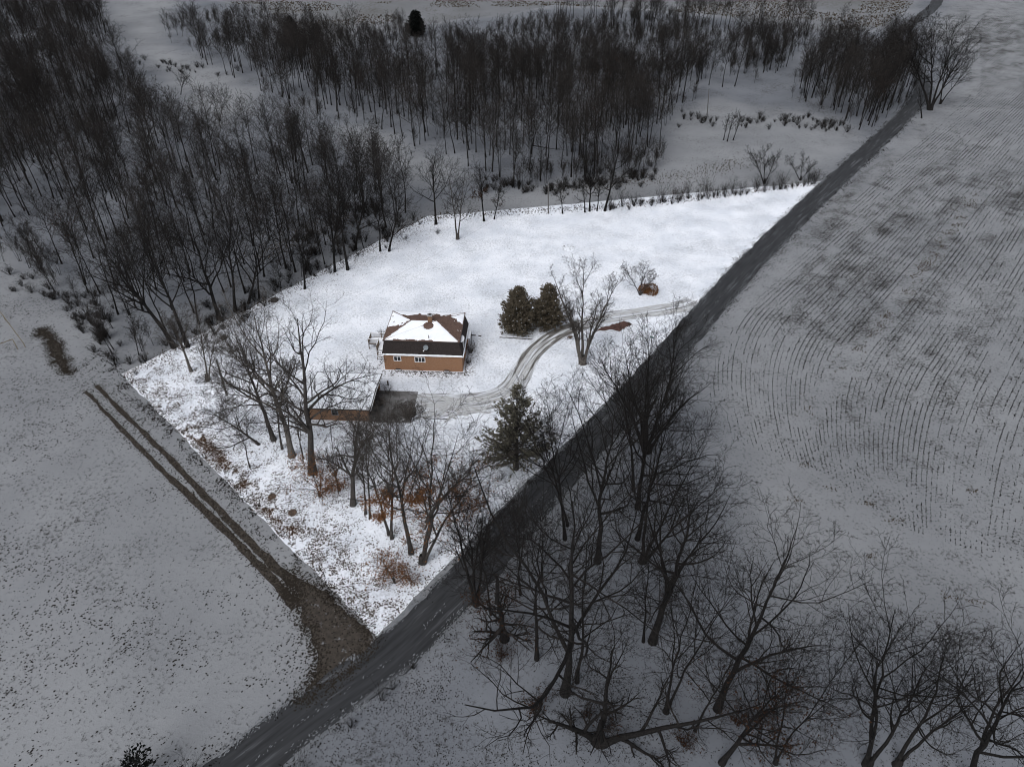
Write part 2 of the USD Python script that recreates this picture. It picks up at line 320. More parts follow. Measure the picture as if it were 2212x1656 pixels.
def axis_lines(lo, hi, step, far):
    a = np.arange(lo, hi + 1e-6, step); out, d = [], step
    e, w = hi, lo; right, left = [], []
    while e < far: d *= 1.35; e += d; right.append(e); w -= d; left.append(w)
    return np.r_[left[::-1], a, right]
LOT_UV = [(262, 808), (815, 1372), (1772, 392), (922, 468)]
lot = Polygon(at2(LOT_UV))
lawn_poly = rough_edge(at2([(262, 808), (420, 970), (600, 1154), (740, 1296), (815, 1372), (1100, 1080), (1400, 773), (1772, 392), (1500, 417), (1200, 444), (922, 468), (700, 582), (480, 697)]), 0.5, 1.0, 3, 2.0)
tag(obj('lawn', grid_sheet(lawn_poly, 2.5, 0.030), 'lawn_snow', smooth=True), 'bright snow covered lawn of the house lot', 'lawn', kind='structure')
left_field = rough_edge(at2([(-700, 470), (-200, 560), (0, 545), (60, 610), (120, 650), (200, 655), (225, 700), (222, 760), (245, 800), (290, 850), (420, 985), (600, 1170), (740, 1315), (800, 1385), (690, 1500), (520, 1640), (400, 1800), (150, 2300), (-700, 2300)]), 1.2, 2.5, 7, 5)
tag(obj('stubble_field', grid_sheet(left_field.intersection(sbox(-300, -60, 50, 260)), 2.5, 0.020), 'snowy_land', smooth=True), 'pale grey snowy stubble field left of the dirt track', 'field', kind='structure')
road_uv = [(330, 1815), (512, 1656), (700, 1512), (848, 1404), (955, 1300), (1027, 1226), (1122, 1112), (1250, 975), (1400, 812), (1525, 670), (1632, 553), (1778, 412), (1850, 345), (1915, 285), (1955, 245), (1985, 207), (1988, 170), (1960, 130), (1925, 96), (1958, 57), (2023, 0)]
road_cl = spline([at(u, v)[:2] for u, v in road_uv], 1.5)
e = road_cl[-1] + (road_cl[-1] - road_cl[-12]) / 16.5 * np.linspace(5, 500, 60)[:, None]
road_cl = np.vstack([road_cl, e])
crop_edge = at2([(1500, 770), (1600, 620), (1900, 335), (2000, 252), (2085, 170), (2070, 120), (2010, 70), (2060, 10)])
field_poly = rough_edge([(100, 20), (72, 38), (50, 45)] + at2([(1740, 1330), (1650, 1180), (1610, 1060), (1560, 900)]) + crop_edge + [(330, 700), (900, 700), (700, 20)], 1.2, 4, 11, 6)
tag(obj('crop_field', grid_sheet(field_poly.intersection(sbox(-50, 10, 420, 520)), 2.5, 0.020), 'crop_land', smooth=True), 'snowy harvested crop field with stubble rows right of the road', 'field', kind='structure')
pasture = rough_edge(at2([(930, 462), (1000, 445), (1080, 420), (1190, 405), (1330, 392), (1430, 365), (1450, 315), (1480, 245), (1560, 215), (1640, 235), (1720, 240), (1800, 262), (1850, 292), (1815, 345), (1768, 387), (1500, 412), (1200, 440)]), 0.8, 2.5, 13, 5)
tag(obj('pasture', grid_sheet(pasture, 2.5, 0.020), 'snowy_land', smooth=True), 'grey snowy pasture between the fence row and the woods', 'pasture', kind='structure')
for uv, lab in (([(225, -40), (300, -30), (380, -20), (350, 40), (335, 85), (375, 115), (440, 145), (510, 178), (548, 215), (520, 246), (470, 272), (420, 225), (375, 165), (325, 128), (290, 95), (250, 40)], 'snowy clearing winding between two stands of trees'),
                ([(738, 282), (785, 282), (840, 300), (905, 338), (965, 345), (990, 380), (950, 395), (890, 385), (850, 365), (800, 330), (755, 305)], 'snowy glade in front of the dense woods')):
    CLEARS.append(rough_edge(at2(uv), 1.0, 2.5, 17, 5))
    tag(obj('clearing', grid_sheet(CLEARS[-1], 2.5, 0.022), 'snowy_land', smooth=True), lab, 'clearing', kind='structure')
mead = rough_edge(at2([(660, 88), (720, 92), (860, 62), (1000, 40), (1100, 32), (1190, 12), (1400, 20), (1560, 35), (1800, 72), (1900, 62), (1960, 20), (1990, -20)]) + [(240, 760), (-420, 760), (-240, 400)] + at2([(430, -10), (560, 20)]), 1.5, 5, 19, 8)
tag(obj('meadow', grid_sheet(mead, 5, 0.024), 'meadow_snow', smooth=True), 'far snowy meadow with tan grass beyond the woods', 'meadow', kind='structure')
m, uv = strip(road_cl + 0.35 * np.array([0.82, -0.57]), 2.5, 0.046, 9, 1, 0.8)
tag(obj('road', m, 'asphalt', uv=uv, smooth=True), 'dark wet asphalt country road running past the lot', 'road', kind='structure')

gx, gy = axis_lines(-300, 300, 2.5, 4200), axis_lines(-20, 480, 2.5, 4200)
X, Y = np.meshgrid(gx, gy, indexing='ij'); n1 = len(gy)
b = (np.arange(len(gx) - 1)[:, None] * n1 + np.arange(n1 - 1)).ravel()
GF = np.concatenate([np.stack([b, b + n1, b + n1 + 1], 1), np.stack([b, b + n1 + 1, b + 1], 1)])
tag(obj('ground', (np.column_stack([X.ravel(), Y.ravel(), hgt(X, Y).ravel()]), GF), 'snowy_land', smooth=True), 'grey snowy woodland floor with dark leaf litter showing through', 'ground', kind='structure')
def uvpoly(p): return Polygon(at2(p))
OPEN = unary_union([left_field.buffer(0), field_poly, pasture, mead, lot.buffer(2)] + CLEARS)
LITTLE = [(1880, 420, 26, 1.0), (1840, 470, 18, 0.9), (1780, 560, 13, 0.7), (2140, 455, 22, 1.0), (2200, 330, 30, 0.6), (1830, 640, 12, 0.9), (1760, 690, 9, 0.6), (1960, 690, 14, 0.35), (2060, 790, 15, 0.35), (2130, 960, 13, 0.3), (1930, 850, 11, 0.2), (2150, 110, 60, 0.8), (2090, 60, 60, 0.7), (2200, 700, 16, 0.45), (1880, 960, 8, 0.35)]
LITTLE = [(*at(u, v)[:2], r, a) for u, v, r, a in LITTLE]
def bare(x, y):
    """How much soil the wind has left showing in the crop field (0 to 1)."""
    b_ = sum(a * np.exp(-((x - cx) ** 2 + (y - cy) ** 2) / r ** 2) for cx, cy, r, a in LITTLE)
    al, ac = 0.652 * x + 0.758 * y, 0.758 * x - 0.652 * y
    return np.clip(0.62 * np.clip(b_, 0, 1) * sstep(0.32, 0.68, nz(al / 3.2, ac, 2.6, 41, 4)) + 0.35 * (nz(x, y, 26, 42, 3) - 0.52), 0, 0.9)
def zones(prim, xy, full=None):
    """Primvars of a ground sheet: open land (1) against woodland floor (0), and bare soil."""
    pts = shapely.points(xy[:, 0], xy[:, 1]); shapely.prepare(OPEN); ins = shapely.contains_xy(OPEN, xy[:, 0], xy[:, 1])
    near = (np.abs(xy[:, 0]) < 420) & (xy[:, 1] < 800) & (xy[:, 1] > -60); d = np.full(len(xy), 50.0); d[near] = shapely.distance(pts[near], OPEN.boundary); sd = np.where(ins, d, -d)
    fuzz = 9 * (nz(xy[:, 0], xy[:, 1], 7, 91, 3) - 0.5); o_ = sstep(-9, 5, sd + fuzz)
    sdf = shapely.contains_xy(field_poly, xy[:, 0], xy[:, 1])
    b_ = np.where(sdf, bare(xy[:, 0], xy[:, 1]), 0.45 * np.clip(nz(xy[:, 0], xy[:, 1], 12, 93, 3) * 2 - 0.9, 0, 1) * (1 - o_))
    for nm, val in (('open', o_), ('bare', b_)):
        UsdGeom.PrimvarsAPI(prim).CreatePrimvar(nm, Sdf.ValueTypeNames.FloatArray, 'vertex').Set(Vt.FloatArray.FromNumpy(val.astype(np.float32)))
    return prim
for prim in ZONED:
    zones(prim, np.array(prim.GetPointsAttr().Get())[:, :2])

# farm track beside the lot
rl = spline(at2([(184, 844), (297, 962), (341, 1006), (432, 1093), (555, 1216), (612, 1277), (640, 1312)]), 0.8)
rr = spline(at2([(208, 832), (338, 962), (378, 1002), (455, 1084), (546, 1175), (605, 1234), (640, 1262)]), 0.8)
for cl, sd, lab in ((rl, 2, 'bare dirt wheel rut on the field side of the track'), (rr, 5, 'bare dirt wheel rut on the lot side of the track')):
    m, uv = strip(cl, np.linspace(0.25, 0.50, len(cl)), 0.032, 5, sd, 0.34)
    tag(obj('wheel_rut', m, 'track_dirt', uv=uv), lab, 'rut', kind='structure')
flare = rough_edge(at2([(607, 1268), (640, 1312), (662, 1350), (682, 1396), (684, 1440), (672, 1478), (640, 1512), (700, 1490), (800, 1402), (808, 1378), (775, 1345), (725, 1303), (668, 1258), (622, 1230), (628, 1256), (650, 1285), (640, 1288)]), 0.9, 0.35, 23, 1.1)
tag(obj('dirt_track', grid_sheet(flare, 1.0, 0.036), 'track_dirt', smooth=True), 'bare brown dirt apron where the track meets the road', 'track', kind='structure')
pud = rough_edge(at2([(78, 712), (102, 710), (116, 730), (128, 752), (143, 783), (152, 808), (137, 806), (122, 785), (108, 765), (97, 735)]), 1.3, 0.35, 29, 0.9)
tag(obj('bare_patch', grid_sheet(pud, 1.0, 0.032), 'track_dirt', smooth=True), 'bare muddy patch in the field left of the lot corner', 'soil', kind='structure')

# driveway
drive_uv = [(898, 879), (973, 874), (1018, 871), (1064, 862), (1096, 846), (1119, 818), (1145, 770), (1181, 736), (1225, 713), (1290, 692), (1340, 682), (1410, 673), (1475, 663), (1503, 652)]
drive_cl = spline(at2(drive_uv), 0.8)
half = np.interp(np.linspace(0, 1, len(drive_cl)), [0, 0.1, 0.25, 0.4, 0.9, 1], [3.0, 2.6, 1.9, 1.6, 1.7, 2.6])
m, uv = strip(drive_cl, half, 0.040, 9, 3, 0.3)
tag(obj('driveway', m, 'drive_snow', uv=uv, smooth=True), 'curving snowy gravel driveway from road to garage', 'driveway', kind='structure')
t = unit(np.gradient(drive_cl, axis=0)); nr = np.stack([-t[:, 1], t[:, 0]], 1); N = len(drive_cl)
for side, lab in ((-0.85, 'brown gravel wheel rut on outer side of driveway bend'), (0.85, 'brown gravel wheel rut on inner side of driveway bend')):
    a, bb = int(N * 0.30), int(N * 0.70)
    m, uv = strip((drive_cl + nr * side)[a:bb], 0.60 * np.sin(np.linspace(0.15, np.pi - 0.15, bb - a)) ** 0.5, 0.046, 5, 7 + int(side * 3), 0.28)
    tag(obj('wheel_rut', m, 'rut_gravel', uv=uv), lab, 'rut', kind='structure')
k = 0
for uvs in ([(905, 856), (950, 862), (1010, 868), (1060, 858)], [(905, 868), (960, 880), (1020, 884), (1062, 874)], [(903, 890), (960, 872), (1015, 880), (1050, 884)], [(915, 905), (950, 885), (995, 862), (1040, 866)],
            [(925, 862), (960, 885), (985, 905)], [(965, 908), (1000, 892), (1060, 892)], [(940, 880), (975, 895), (960, 912)], [(1172, 925), (1190, 936), (1214, 938)], [(1178, 932), (1194, 944), (1210, 948)], [(910, 851), (960, 858), (1010, 863), (1075, 850), (1105, 828)], [(906, 874), (950, 876), (1000, 866), (1050, 866), (1100, 850)], [(912, 897), (945, 880), (975, 868), (1000, 858)], [(930, 905), (955, 893), (975, 878), (1012, 868)], [(950, 858), (972, 872), (990, 890), (1012, 898)], [(1105, 858), (1135, 800), (1165, 760), (1200, 732)], [(1080, 862), (1118, 835), (1150, 780), (1190, 742)], [(1095, 840), (1122, 795), (1150, 755), (1185, 725)], [(1240, 700), (1300, 684), (1360, 676), (1450, 660)], [(1260, 706), (1320, 694), (1400, 680), (1480, 668)], [(1300, 690), (1380, 668), (1470, 654)], [(1345, 688), (1420, 680), (1490, 668)]):
    cl = spline(at2(uvs), 0.6)
    m, uv = strip(cl, 0.16 + 0.10 * np.sin(np.linspace(0.1, np.pi - 0.1, len(cl))), 0.050 + 0.002 * k, 3, 40 + k, 0.13); k += 1
    tag(obj('tyre_track', m, 'faint_rut', uv=uv), 'faint grey tyre tracks crossing on the snow beside driveway', 'tyre track', group='tyre tracks by the driveway', kind='structure')
mul = rough_edge(at2([(1286, 714), (1304, 706), (1328, 700), (1348, 693), (1360, 695), (1368, 702), (1352, 708), (1340, 715), (1318, 714)]), 0.8, 0.3, 31, 0.9)
tag(obj('mulch_bed', grid_sheet(mul, 1.0, 0.044), 'mulch', smooth=True), 'dark reddish bare bed beside the driveway', 'mulch', kind='structure')

# ------------------------------------------------------------------ house
HO, HROT = np.array([-19.88, 89.86, 0.0]), -2.93
ca, sa = math.cos(math.radians(HROT)), math.sin(math.radians(HROT))
def hw(x, y, z=0.0): return np.array([HO[0] + x * ca - y * sa, HO[1] + x * sa + y * ca, z])
W, D, EZ, UZ, RZ = 12.2, 8.8, 3.08, 5.42, 6.5           # walls, lower eave, upper eave, ridge
house = thing('brick_house', 'brick house with snowy hip roof over dark mansard, brick chimney and side deck', 'house', HO, HROT)
def inside(p, q): return None
def wall_panel(length, height, holes, thick=0.22):
    s = sbox(0, 0, length, height)
    for h in holes: s = s.difference(sbox(*h))
    return trimesh.creation.extrude_polygon(s, thick, engine='earcut')
def place(mesh, o, xdir, zrot=None):
    """Panel in xy (x along, y up, thickness +z) to a standing wall from o along xdir, thickness to its left."""
    v = np.array(mesh.vertices); xd = np.asarray(xdir, float); nd = np.array([-xd[1], xd[0], 0])
    return np.asarray(o, float) + v[:, :1] * xd + v[:, 1:2] * np.array([0, 0, 1.0]) + v[:, 2:] * nd, mesh.faces[:, ::-1] if False else mesh.faces
front_w = [(1.62, 1.83, 2.62, 2.56), (4.90, 1.70, 6.38, 2.52)]
def fix(vf):
    tm = trimesh.Trimesh(vf[0], vf[1], process=False)
    if tm.volume < 0: tm.invert()
    return tm
obj('front_wall', fix(place(wall_panel(W, EZ, front_w), (0, 0, 0), (1, 0, 0))), 'brick', house)
obj('right_wall', fix(place(wall_panel(D - 0.44, EZ, [(3.2, 1.2, 4.4, 2.4)]), (W, 0.22, 0), (0, 1, 0))), 'brick', house)
obj('back_wall', fix(place(wall_panel(W, EZ, [(2.5, 1.2, 4.0, 2.4), (8, 1.2, 9.5, 2.4)]), (W, D, 0), (-1, 0, 0))), 'brick', house)
obj('left_wall', fix(place(wall_panel(D - 0.44, EZ, [(2.0, 1.0, 2.95, 2.85)]), (0, D - 0.22, 0), (0, -1, 0))), 'brick', house)
obj('floor', MB().span((0.25, 0.25, -0.05), (W - 0.25, D - 0.25, 0.25)).get(), 'room_dark', house)
def window(o, xd, w, h, panes, depth=0.09):
    """White frame with mullions, proud 3 cm of the wall plane, and a pane behind each light."""
    xd = np.asarray(xd, float); nd = np.array([-xd[1], xd[0], 0]); o = np.asarray(o, float)
    fr = MB(); t = 0.09
    def bb(x0, x1, z0, z1, d0, d1):
        m_ = trimesh.creation.box((x1 - x0, d1 - d0, z1 - z0)); v = m_.vertices + np.array([(x0 + x1) / 2, (d0 + d1) / 2, (z0 + z1) / 2])
        fr.add(o + v[:, :1] * xd + v[:, 1:2] * nd + v[:, 2:] * np.array([0, 0, 1.0]), m_.faces)
    bb(-t, w + t, -t, 0, -0.03, depth); bb(-t, w + t, h, h + t, -0.03, depth)
    bb(-t, 0, 0, h, -0.03, depth); bb(w, w + t, 0, h, -0.03, depth)
    edges = np.linspace(0, w, panes + 1)
    for x in edges[1:-1]: bb(x - 0.045, x + 0.045, 0, h, -0.02, depth)
    win = obj('window', fr.get(), 'white_trim', house)
    for k in range(panes):
        g = MB(); g.poly([o + x * xd + z * np.array([0, 0, 1.0]) + 0.05 * nd for x, z in ((edges[k], 0), (edges[k + 1], 0), (edges[k + 1], h), (edges[k], h))])
        obj('pane', g.get(), 'glass', win)
    return win
window((1.62, 0, 1.83), (1, 0, 0), 1.0, 0.73, 2)
window((4.90, 0, 1.70), (1, 0, 0), 1.48, 0.82, 3)
window((W, 3.42, 1.2), (0, 1, 0), 1.2, 1.2, 2)
window((W - 2.5, D, 1.2), (-1, 0, 0), 1.5, 1.2, 2); window((W - 8, D, 1.2), (-1, 0, 0), 1.5, 1.2, 2)
obj('curtain', MB().span((1.4, 0.34, 1.6), (2.9, 0.36, 2.75)).get(), 'room_dark', house); obj('curtain', MB().span((4.7, 0.34, 1.5), (6.7, 0.36, 2.75)).get(), 'room_dark', house)
obj('side_door', MB().span((0.05, D - 0.22 - 2.95, 1.0), (0.12, D - 0.22 - 2.0, 2.85)).get(), 'door_paint', house)
for x in (2.06, 9.70):
    g = MB().span((x - 0.38, -0.03, 0.06), (x + 0.38, 0.004, 0.30)); v = obj('basement_vent', g.get(), 'dark_trim', house)
    ang = np.linspace(0, np.pi, 10); ring = np.stack([x + 0.55 * np.cos(ang), -0.5 * np.sin(ang) - 0.04, 0 * ang + 0.10], 1)
    v2, f2 = tubes(ring[None], np.full((1, 10), 0.05), 6); obj('window_well', (v2, f2), 'grey_timber', house)
OV = 0.16                                                          # eave overhang
lo = np.array([(-OV, -OV, EZ), (W + OV, -OV, EZ), (W + OV, D + OV, EZ), (-OV, D + OV, EZ)])
up = np.array([(0.32, 0.36, UZ), (W - 0.46, 0.36, UZ), (W - 0.46, D - 0.36, UZ), (0.32, D - 0.36, UZ)])
for k, nm in enumerate(('front', 'right', 'back', 'left')):
    a, bq = lo[k], lo[(k + 1) % 4]; c, d = up[(k + 1) % 4], up[k]
    g = MB().poly([a, bq, c, d])
    rowsn = 7                                                      # courses of shingle, each lapping a little proud
    for r in range(rowsn):
        f0, f1 = r / rowsn, (r + 1) / rowsn - 0.02; nrm = unit(np.cross(bq - a, d - a)); o1 = nrm * 0.035; o2 = nrm * 0.012
        q0, q1, q2, q3 = a + (d - a) * f0 + o1, bq + (c - bq) * f0 + o1, bq + (c - bq) * f1 + o2, a + (d - a) * f1 + o2
        g.poly([q0, q1, q2, q3]); g.poly([a + (d - a) * f0 + nrm * .002, bq + (c - bq) * f0 + nrm * .002, q1, q0])
    obj('mansard_slope', g.get(), 'shingle_dark', house)
g = MB()
for k in range(4):
    a, bq = lo[k], lo[(k + 1) % 4]; t_ = unit(bq - a); nrm = np.array([t_[1], -t_[0], 0])
    p = [a + nrm * 0.0, bq + nrm * 0.0]
    ctr = (a + bq) / 2 + nrm * 0.06 - [0, 0, 0.06]; L_ = np.linalg.norm(bq - a) + 0.24
    g.box(ctr, (L_, 0.12, 0.15) if k % 2 == 0 else (0.12, L_ - 0.24, 0.15))
obj('gutter', g.get(), 'white_trim', house)
g = MB().span((-OV + .03, -OV + .03, EZ - 0.05), (W + OV - .03, D + OV - .03, EZ - 0.004)); obj('soffit', g.get(), 'white_trim', house)
g = MB()                                                           # snow lying along the gutters
def ridge_snow(a, bq, r, seed, n=60):
    a, bq = np.asarray(a, float), np.asarray(bq, float); tt = np.linspace(0, 1, n); P = a + (bq - a) * tt[:, None]
    R = r * (0.6 + 0.8 * nz(tt * 30, tt * 0, 1.0, seed)); P = P + np.stack([0 * tt, 0 * tt, R * 0.25], 1); R[0] = R[-1] = 0.01
    return tubes(P[None], R[None], 8)
g.add(*ridge_snow(lo[0] + [0, -0.05, 0.03], lo[1] + [0, -0.05, 0.03], 0.10, 1)); g.add(*ridge_snow(lo[1] + [0.05, 0, 0.03], lo[2] + [0.05, 0, 0.03], 0.10, 2)); g.add(*ridge_snow(lo[3] + [-0.05, 0, 0.03], lo[0] + [-0.05, 0, 0.03], 0.08, 3)); g.add(*ridge_snow(lo[2] + [0, 0.05, 0.03], lo[3] + [0, 0.05, 0.03], 0.1, 3))
obj('gutter_snow', g.get(), 'roof_snow', house, smooth=True)
ue = np.array([(0.12, 0.16, UZ), (W - 0.26, 0.16, UZ), (W - 0.26, D - 0.16, UZ), (0.12, D - 0.16, UZ)])
ra, rb = np.array([3.95, D / 2, RZ]), np.array([7.95, D / 2, RZ])
faces_ = {'front': [ue[0], ue[1], rb, ra], 'right': [ue[1], ue[2], rb], 'back': [ue[2], ue[3], ra, rb], 'left': [ue[3], ue[0], ra]}
for nm, q in faces_.items(): obj('roof_slope', MB().poly(q).get(), 'shingle_brown', house)
g = MB()
for k in range(4):
    a, bq = ue[k], ue[(k + 1) % 4]; t_ = unit(bq - a); nrm = np.array([t_[1], -t_[0], 0]); L_ = np.linalg.norm(bq - a)
    g.box((a + bq) / 2 - nrm * 0.03 - [0, 0, 0.085], (L_, 0.05, 0.16) if k % 2 == 0 else (0.05, L_ - 0.1, 0.16))
obj('fascia', g.get(), 'dark_trim', house)
g = MB()
for c0 in (ue[0], ue[1]): g.bar(c0 + [0, 0, 0.02], (ra if c0 is ue[0] else rb) + [0, 0, 0.02], 0.06)
for c0 in (ue[2], ue[3]): g.bar(c0 + [0, 0, 0.02], (rb if c0 is ue[2] else ra) + [0, 0, 0.02], 0.06)
g.bar(ra + [0, 0, 0.02], rb + [0, 0, 0.02], 0.06); obj('ridge_cap', g.get(), 'shingle_brown', house)
def snow_patch(q, region, thick=0.06, cell=0.14):
    """Snow lying on the roof plane q where region(s, t) > 0; s, t in metres along the eave and up the slope; a slab with soft edges."""
    q = np.asarray(q, float); o = q[0]; ex = unit(q[1] - q[0]); nrm = unit(np.cross(q[1] - q[0], q[2] - q[0])); ey = np.cross(nrm, ex)
    pl = Polygon([((p - o) @ ex, (p - o) @ ey) for p in q]).buffer(-0.05)
    x0, y0, x1, y1 = pl.bounds; gx_ = np.arange(x0 - cell, x1 + cell, cell); gy_ = np.arange(y0 - cell, y1 + cell, cell)
    S, T = np.meshgrid(gx_, gy_, indexing='ij')
    shapely.prepare(pl); ins = shapely.contains_xy(pl, S, T); dist = shapely.distance(shapely.points(S, T), pl.exterior)
    val = np.where(ins, np.minimum(region(S, T), dist * 0.8 + 0.02), -0.2); h = np.clip(val, -0.02, None) ; h = np.where(val > 0, thick * (1 - np.exp(-val / 0.18)) + 0.015, -0.03)
    P = o + S[..., None] * ex + T[..., None] * ey + h[..., None] * nrm
    n2 = len(gy_); bq = (np.arange(len(gx_) - 1)[:, None] * n2 + np.arange(n2 - 1)).ravel(); vv = (val > 0).ravel()
    any_ = vv[bq] | vv[bq + 1] | vv[bq + n2] | vv[bq + n2 + 1]; bq = bq[any_]
    return P.reshape(-1, 3), np.concatenate([np.stack([bq, bq + n2, bq + n2 + 1], 1), np.stack([bq, bq + n2 + 1, bq + 1], 1)])
rs = lambda S, T, sc, sd: nz(S, T, sc, sd, 4) - 0.5 + 0.35 * (nz(S * 0.5, T, 0.16, sd + 7, 2) - 0.5)
obj('roof_snow', snow_patch(faces_['front'], lambda S, T: 0.6 - 2.2 * np.exp(-(((S - 6.65) / 0.85) ** 2 + ((T - 3.3) / 0.8) ** 2) * 1.4) - 1.6 * np.exp(-((T - 0.1) / 0.28) ** 2) * (S > 1.6) * (S < 8) * (0.8 + 3 * rs(S, T, 0.6, 4))), 'roof_snow', house, smooth=True)
obj('roof_snow', snow_patch(faces_['left'], lambda S, T: 0.35 - 0.9 * sstep(3.4, 6.2, S) + 1.8 * rs(S, T, 0.9, 8) - 0.25 * (T < 0.5)), 'roof_snow', house, smooth=True)
obj('roof_snow', snow_patch(faces_['right'], lambda S, T: -0.25 + 1.1 * sstep(4.6, 7.0, S) - 0.9 * sstep(0.0, 2.5, T) * (S < 6.2) + 2.2 * rs(S, T, 0.6, 9) - 0.6 * (S < 3)), 'roof_snow', house, smooth=True)
obj('roof_snow', snow_patch(faces_['back'], lambda S, T: 0.9 - 1.0 * T * 0.62 + 0.5 * sstep(7, 11, S) + 2.0 * rs(S, T, 0.9, 12)), 'roof_snow', house, smooth=True)
ch = obj('chimney', MB().span((6.60, 4.05, 6.0), (7.25, 4.65, 7.5)).get(), 'brick_garage', house)
obj('chimney_cap', MB().span((6.52, 3.97, 7.5), (7.33, 4.73, 7.6)).get(), 'pebble', ch)
obj('flue', MB().span((6.75, 4.2, 7.6), (7.1, 4.5, 7.77)).get(), 'dark_trim', ch)
obj('vent_pipe', MB().bar((7.15, 0.75, UZ), (7.15, 0.75, UZ + 0.75), 0.05, 8).get(), 'dark_trim', house)
dish = obj('satellite_dish', fix(trimesh.util.concatenate([trimesh.creation.revolve(np.array([[0, 0], [0.2, 0.02], [0.34, 0.07], [0.36, 0.09], [0.34, 0.085], [0.2, 0.035], [0, 0.015]]), sections=20)]).apply_transform(trimesh.transformations.rotation_matrix(math.radians(62), [1, 0, 0])).apply_translation([6.75, -0.05, 4.45]).__class__(**{}) if False else
           (lambda m_: (m_.vertices, m_.faces))(trimesh.creation.revolve(np.array([[0, 0], [0.22, 0.02], [0.38, 0.08], [0.40, 0.10], [0.38, 0.095], [0.22, 0.035], [0, 0.015]]), sections=20).apply_transform(trimesh.transformations.rotation_matrix(math.radians(58), [1, 0, 0])).apply_translation([6.75, -0.12, 4.5]))), 'dish_grey', house)
obj('mounting_arm', MB().bar((6.6, 0.25, 4.3), (6.72, -0.1, 4.42), 0.03).bar((6.72, -0.12, 4.4), (6.45, -0.62, 4.22), 0.025).box((6.45, -0.62, 4.22), (0.16, 0.16, 0.12)).get(), 'white_trim', dish)
# dormer with doorway on the right slope
dm = obj('dormer', MB().span((W - 0.4, 1.2, EZ + 0.05), (W + 0.05, 3.1, 4.75)).get(), 'shingle_dark', house)
obj('dormer_window', MB().span((W + 0.045, 1.45, EZ + 0.35), (W + 0.10, 2.85, 4.5)).get(), 'white_trim', dm); obj('dormer_pane', MB().span((W + 0.05, 1.6, EZ + 0.5), (W + 0.115, 2.7, 4.35)).get(), 'dish_grey', dm)
obj('dormer_snow', fix(MB().add(*(lambda m_: (m_.vertices, m_.faces))(trimesh.creation.icosphere(2).apply_scale([0.42, 1.0, 0.10]).apply_translation([W - 0.2, 2.15, 4.77]))).get()), 'roof_snow', dm, smooth=True)
obj('entry_hood', MB().span((W, 5.3, 2.55), (W + 0.75, 7.6, 2.63)).bar((W + 0.68, 5.4, 0), (W + 0.68, 5.4, 2.55), 0.05).bar((W + 0.68, 7.5, 0), (W + 0.68, 7.5, 2.55), 0.05).get(), 'dark_trim', house)
obj('hood_snow', MB().span((W + 0.02, 5.33, 2.632), (W + 0.72, 7.57, 2.70)).get(), 'roof_snow', house)

# deck, built against the left wall
deck = thing('wooden_deck', 'weathered wooden deck with railings and steps on the house\'s left side', 'deck', HO, HROT)
DZ = 1.0
g = MB()
for k in range(13): g.span((-3.7, 5.42 + k * 0.148, DZ - 0.05), (-0.02, 5.42 + k * 0.148 + 0.14, DZ))
for k in range(11): g.span((-1.95, 3.75 + k * 0.148, DZ - 0.05), (-0.02, 3.75 + k * 0.148 + 0.14, DZ))
obj('deck_floor', g.get(), 'weathered_wood', deck)
S, T = np.meshgrid(np.arange(-3.65, -0.02, 0.12), np.arange(3.8, 7.3, 0.12), indexing='ij'); ok = (T > 5.45) | (S > -1.9)
n2 = S.shape[1]; bq = (np.arange(S.shape[0] - 1)[:, None] * n2 + np.arange(n2 - 1)).ravel(); okr = ok.ravel(); bq = bq[okr[bq] & okr[bq + 1] & okr[bq + n2] & okr[bq + n2 + 1]]
obj('deck_snow', (np.stack([S, T, DZ + 0.03 + 0.02 * nz(S, T, 0.5, 3)], -1).reshape(-1, 3), np.concatenate([np.stack([bq, bq + n2, bq + n2 + 1], 1), np.stack([bq, bq + n2 + 1, bq + 1], 1)])), 'roof_snow', deck, smooth=True)
posts = [(-3.65, 7.3), (-1.9, 7.3), (-0.12, 7.3), (-3.65, 5.45), (-1.95, 5.45), (-1.95, 3.72)]
for x, y in posts: obj('post', MB().span((x - .06, y - .06, 0), (x + .06, y + .06, DZ + 1.0)).get(), 'weathered_wood', deck)
def railing(a, bq, za=DZ, zb=DZ):
    a, bq = np.array([*a, za]), np.array([*bq, zb]); r_ = MB()
    for h in (0.12, 0.92): r_.bar(a + [0, 0, h], bq + [0, 0, h], 0.045, 4)
    obj('rail', r_.get(), 'weathered_wood', deck)
    s_ = MB(); s_.add(*ridge_snow(a + [0, 0, 0.97], bq + [0, 0, 0.97], 0.05, 5, 20)); obj('rail_snow', s_.get(), 'roof_snow', deck)
    b_ = MB(); n_ = max(3, int(np.linalg.norm(bq - a) / 0.16))
    for k in range(1, n_): p = a + (bq - a) * k / n_; b_.span(p + [-.02, -.02, 0.12], p + [.02, .02, 0.92])
    obj('balusters', b_.get(), 'weathered_wood', deck)
railing((-3.65, 7.3), (-1.9, 7.3)); railing((-1.9, 7.3), (-0.12, 7.3)); railing((-3.65, 7.3), (-3.65, 5.45)); railing((-3.65, 5.45), (-1.95, 5.45)); railing((-1.95, 5.45), (-1.95, 3.72))
for k in range(5):
    z = DZ - 0.2 * (k + 0) - 0.2; y = 3.72 - 0.28 * (k + 1)
    if z > 0.0:
        s_ = obj('step', MB().span((-1.7, y, z - 0.05), (-0.6, y + 0.28, z)).get(), 'weathered_wood', deck)
        obj('step_snow', MB().span((-1.66, y + 0.03, z + 0.002), (-0.64, y + 0.25, z + 0.05)).get(), 'roof_snow', s_)
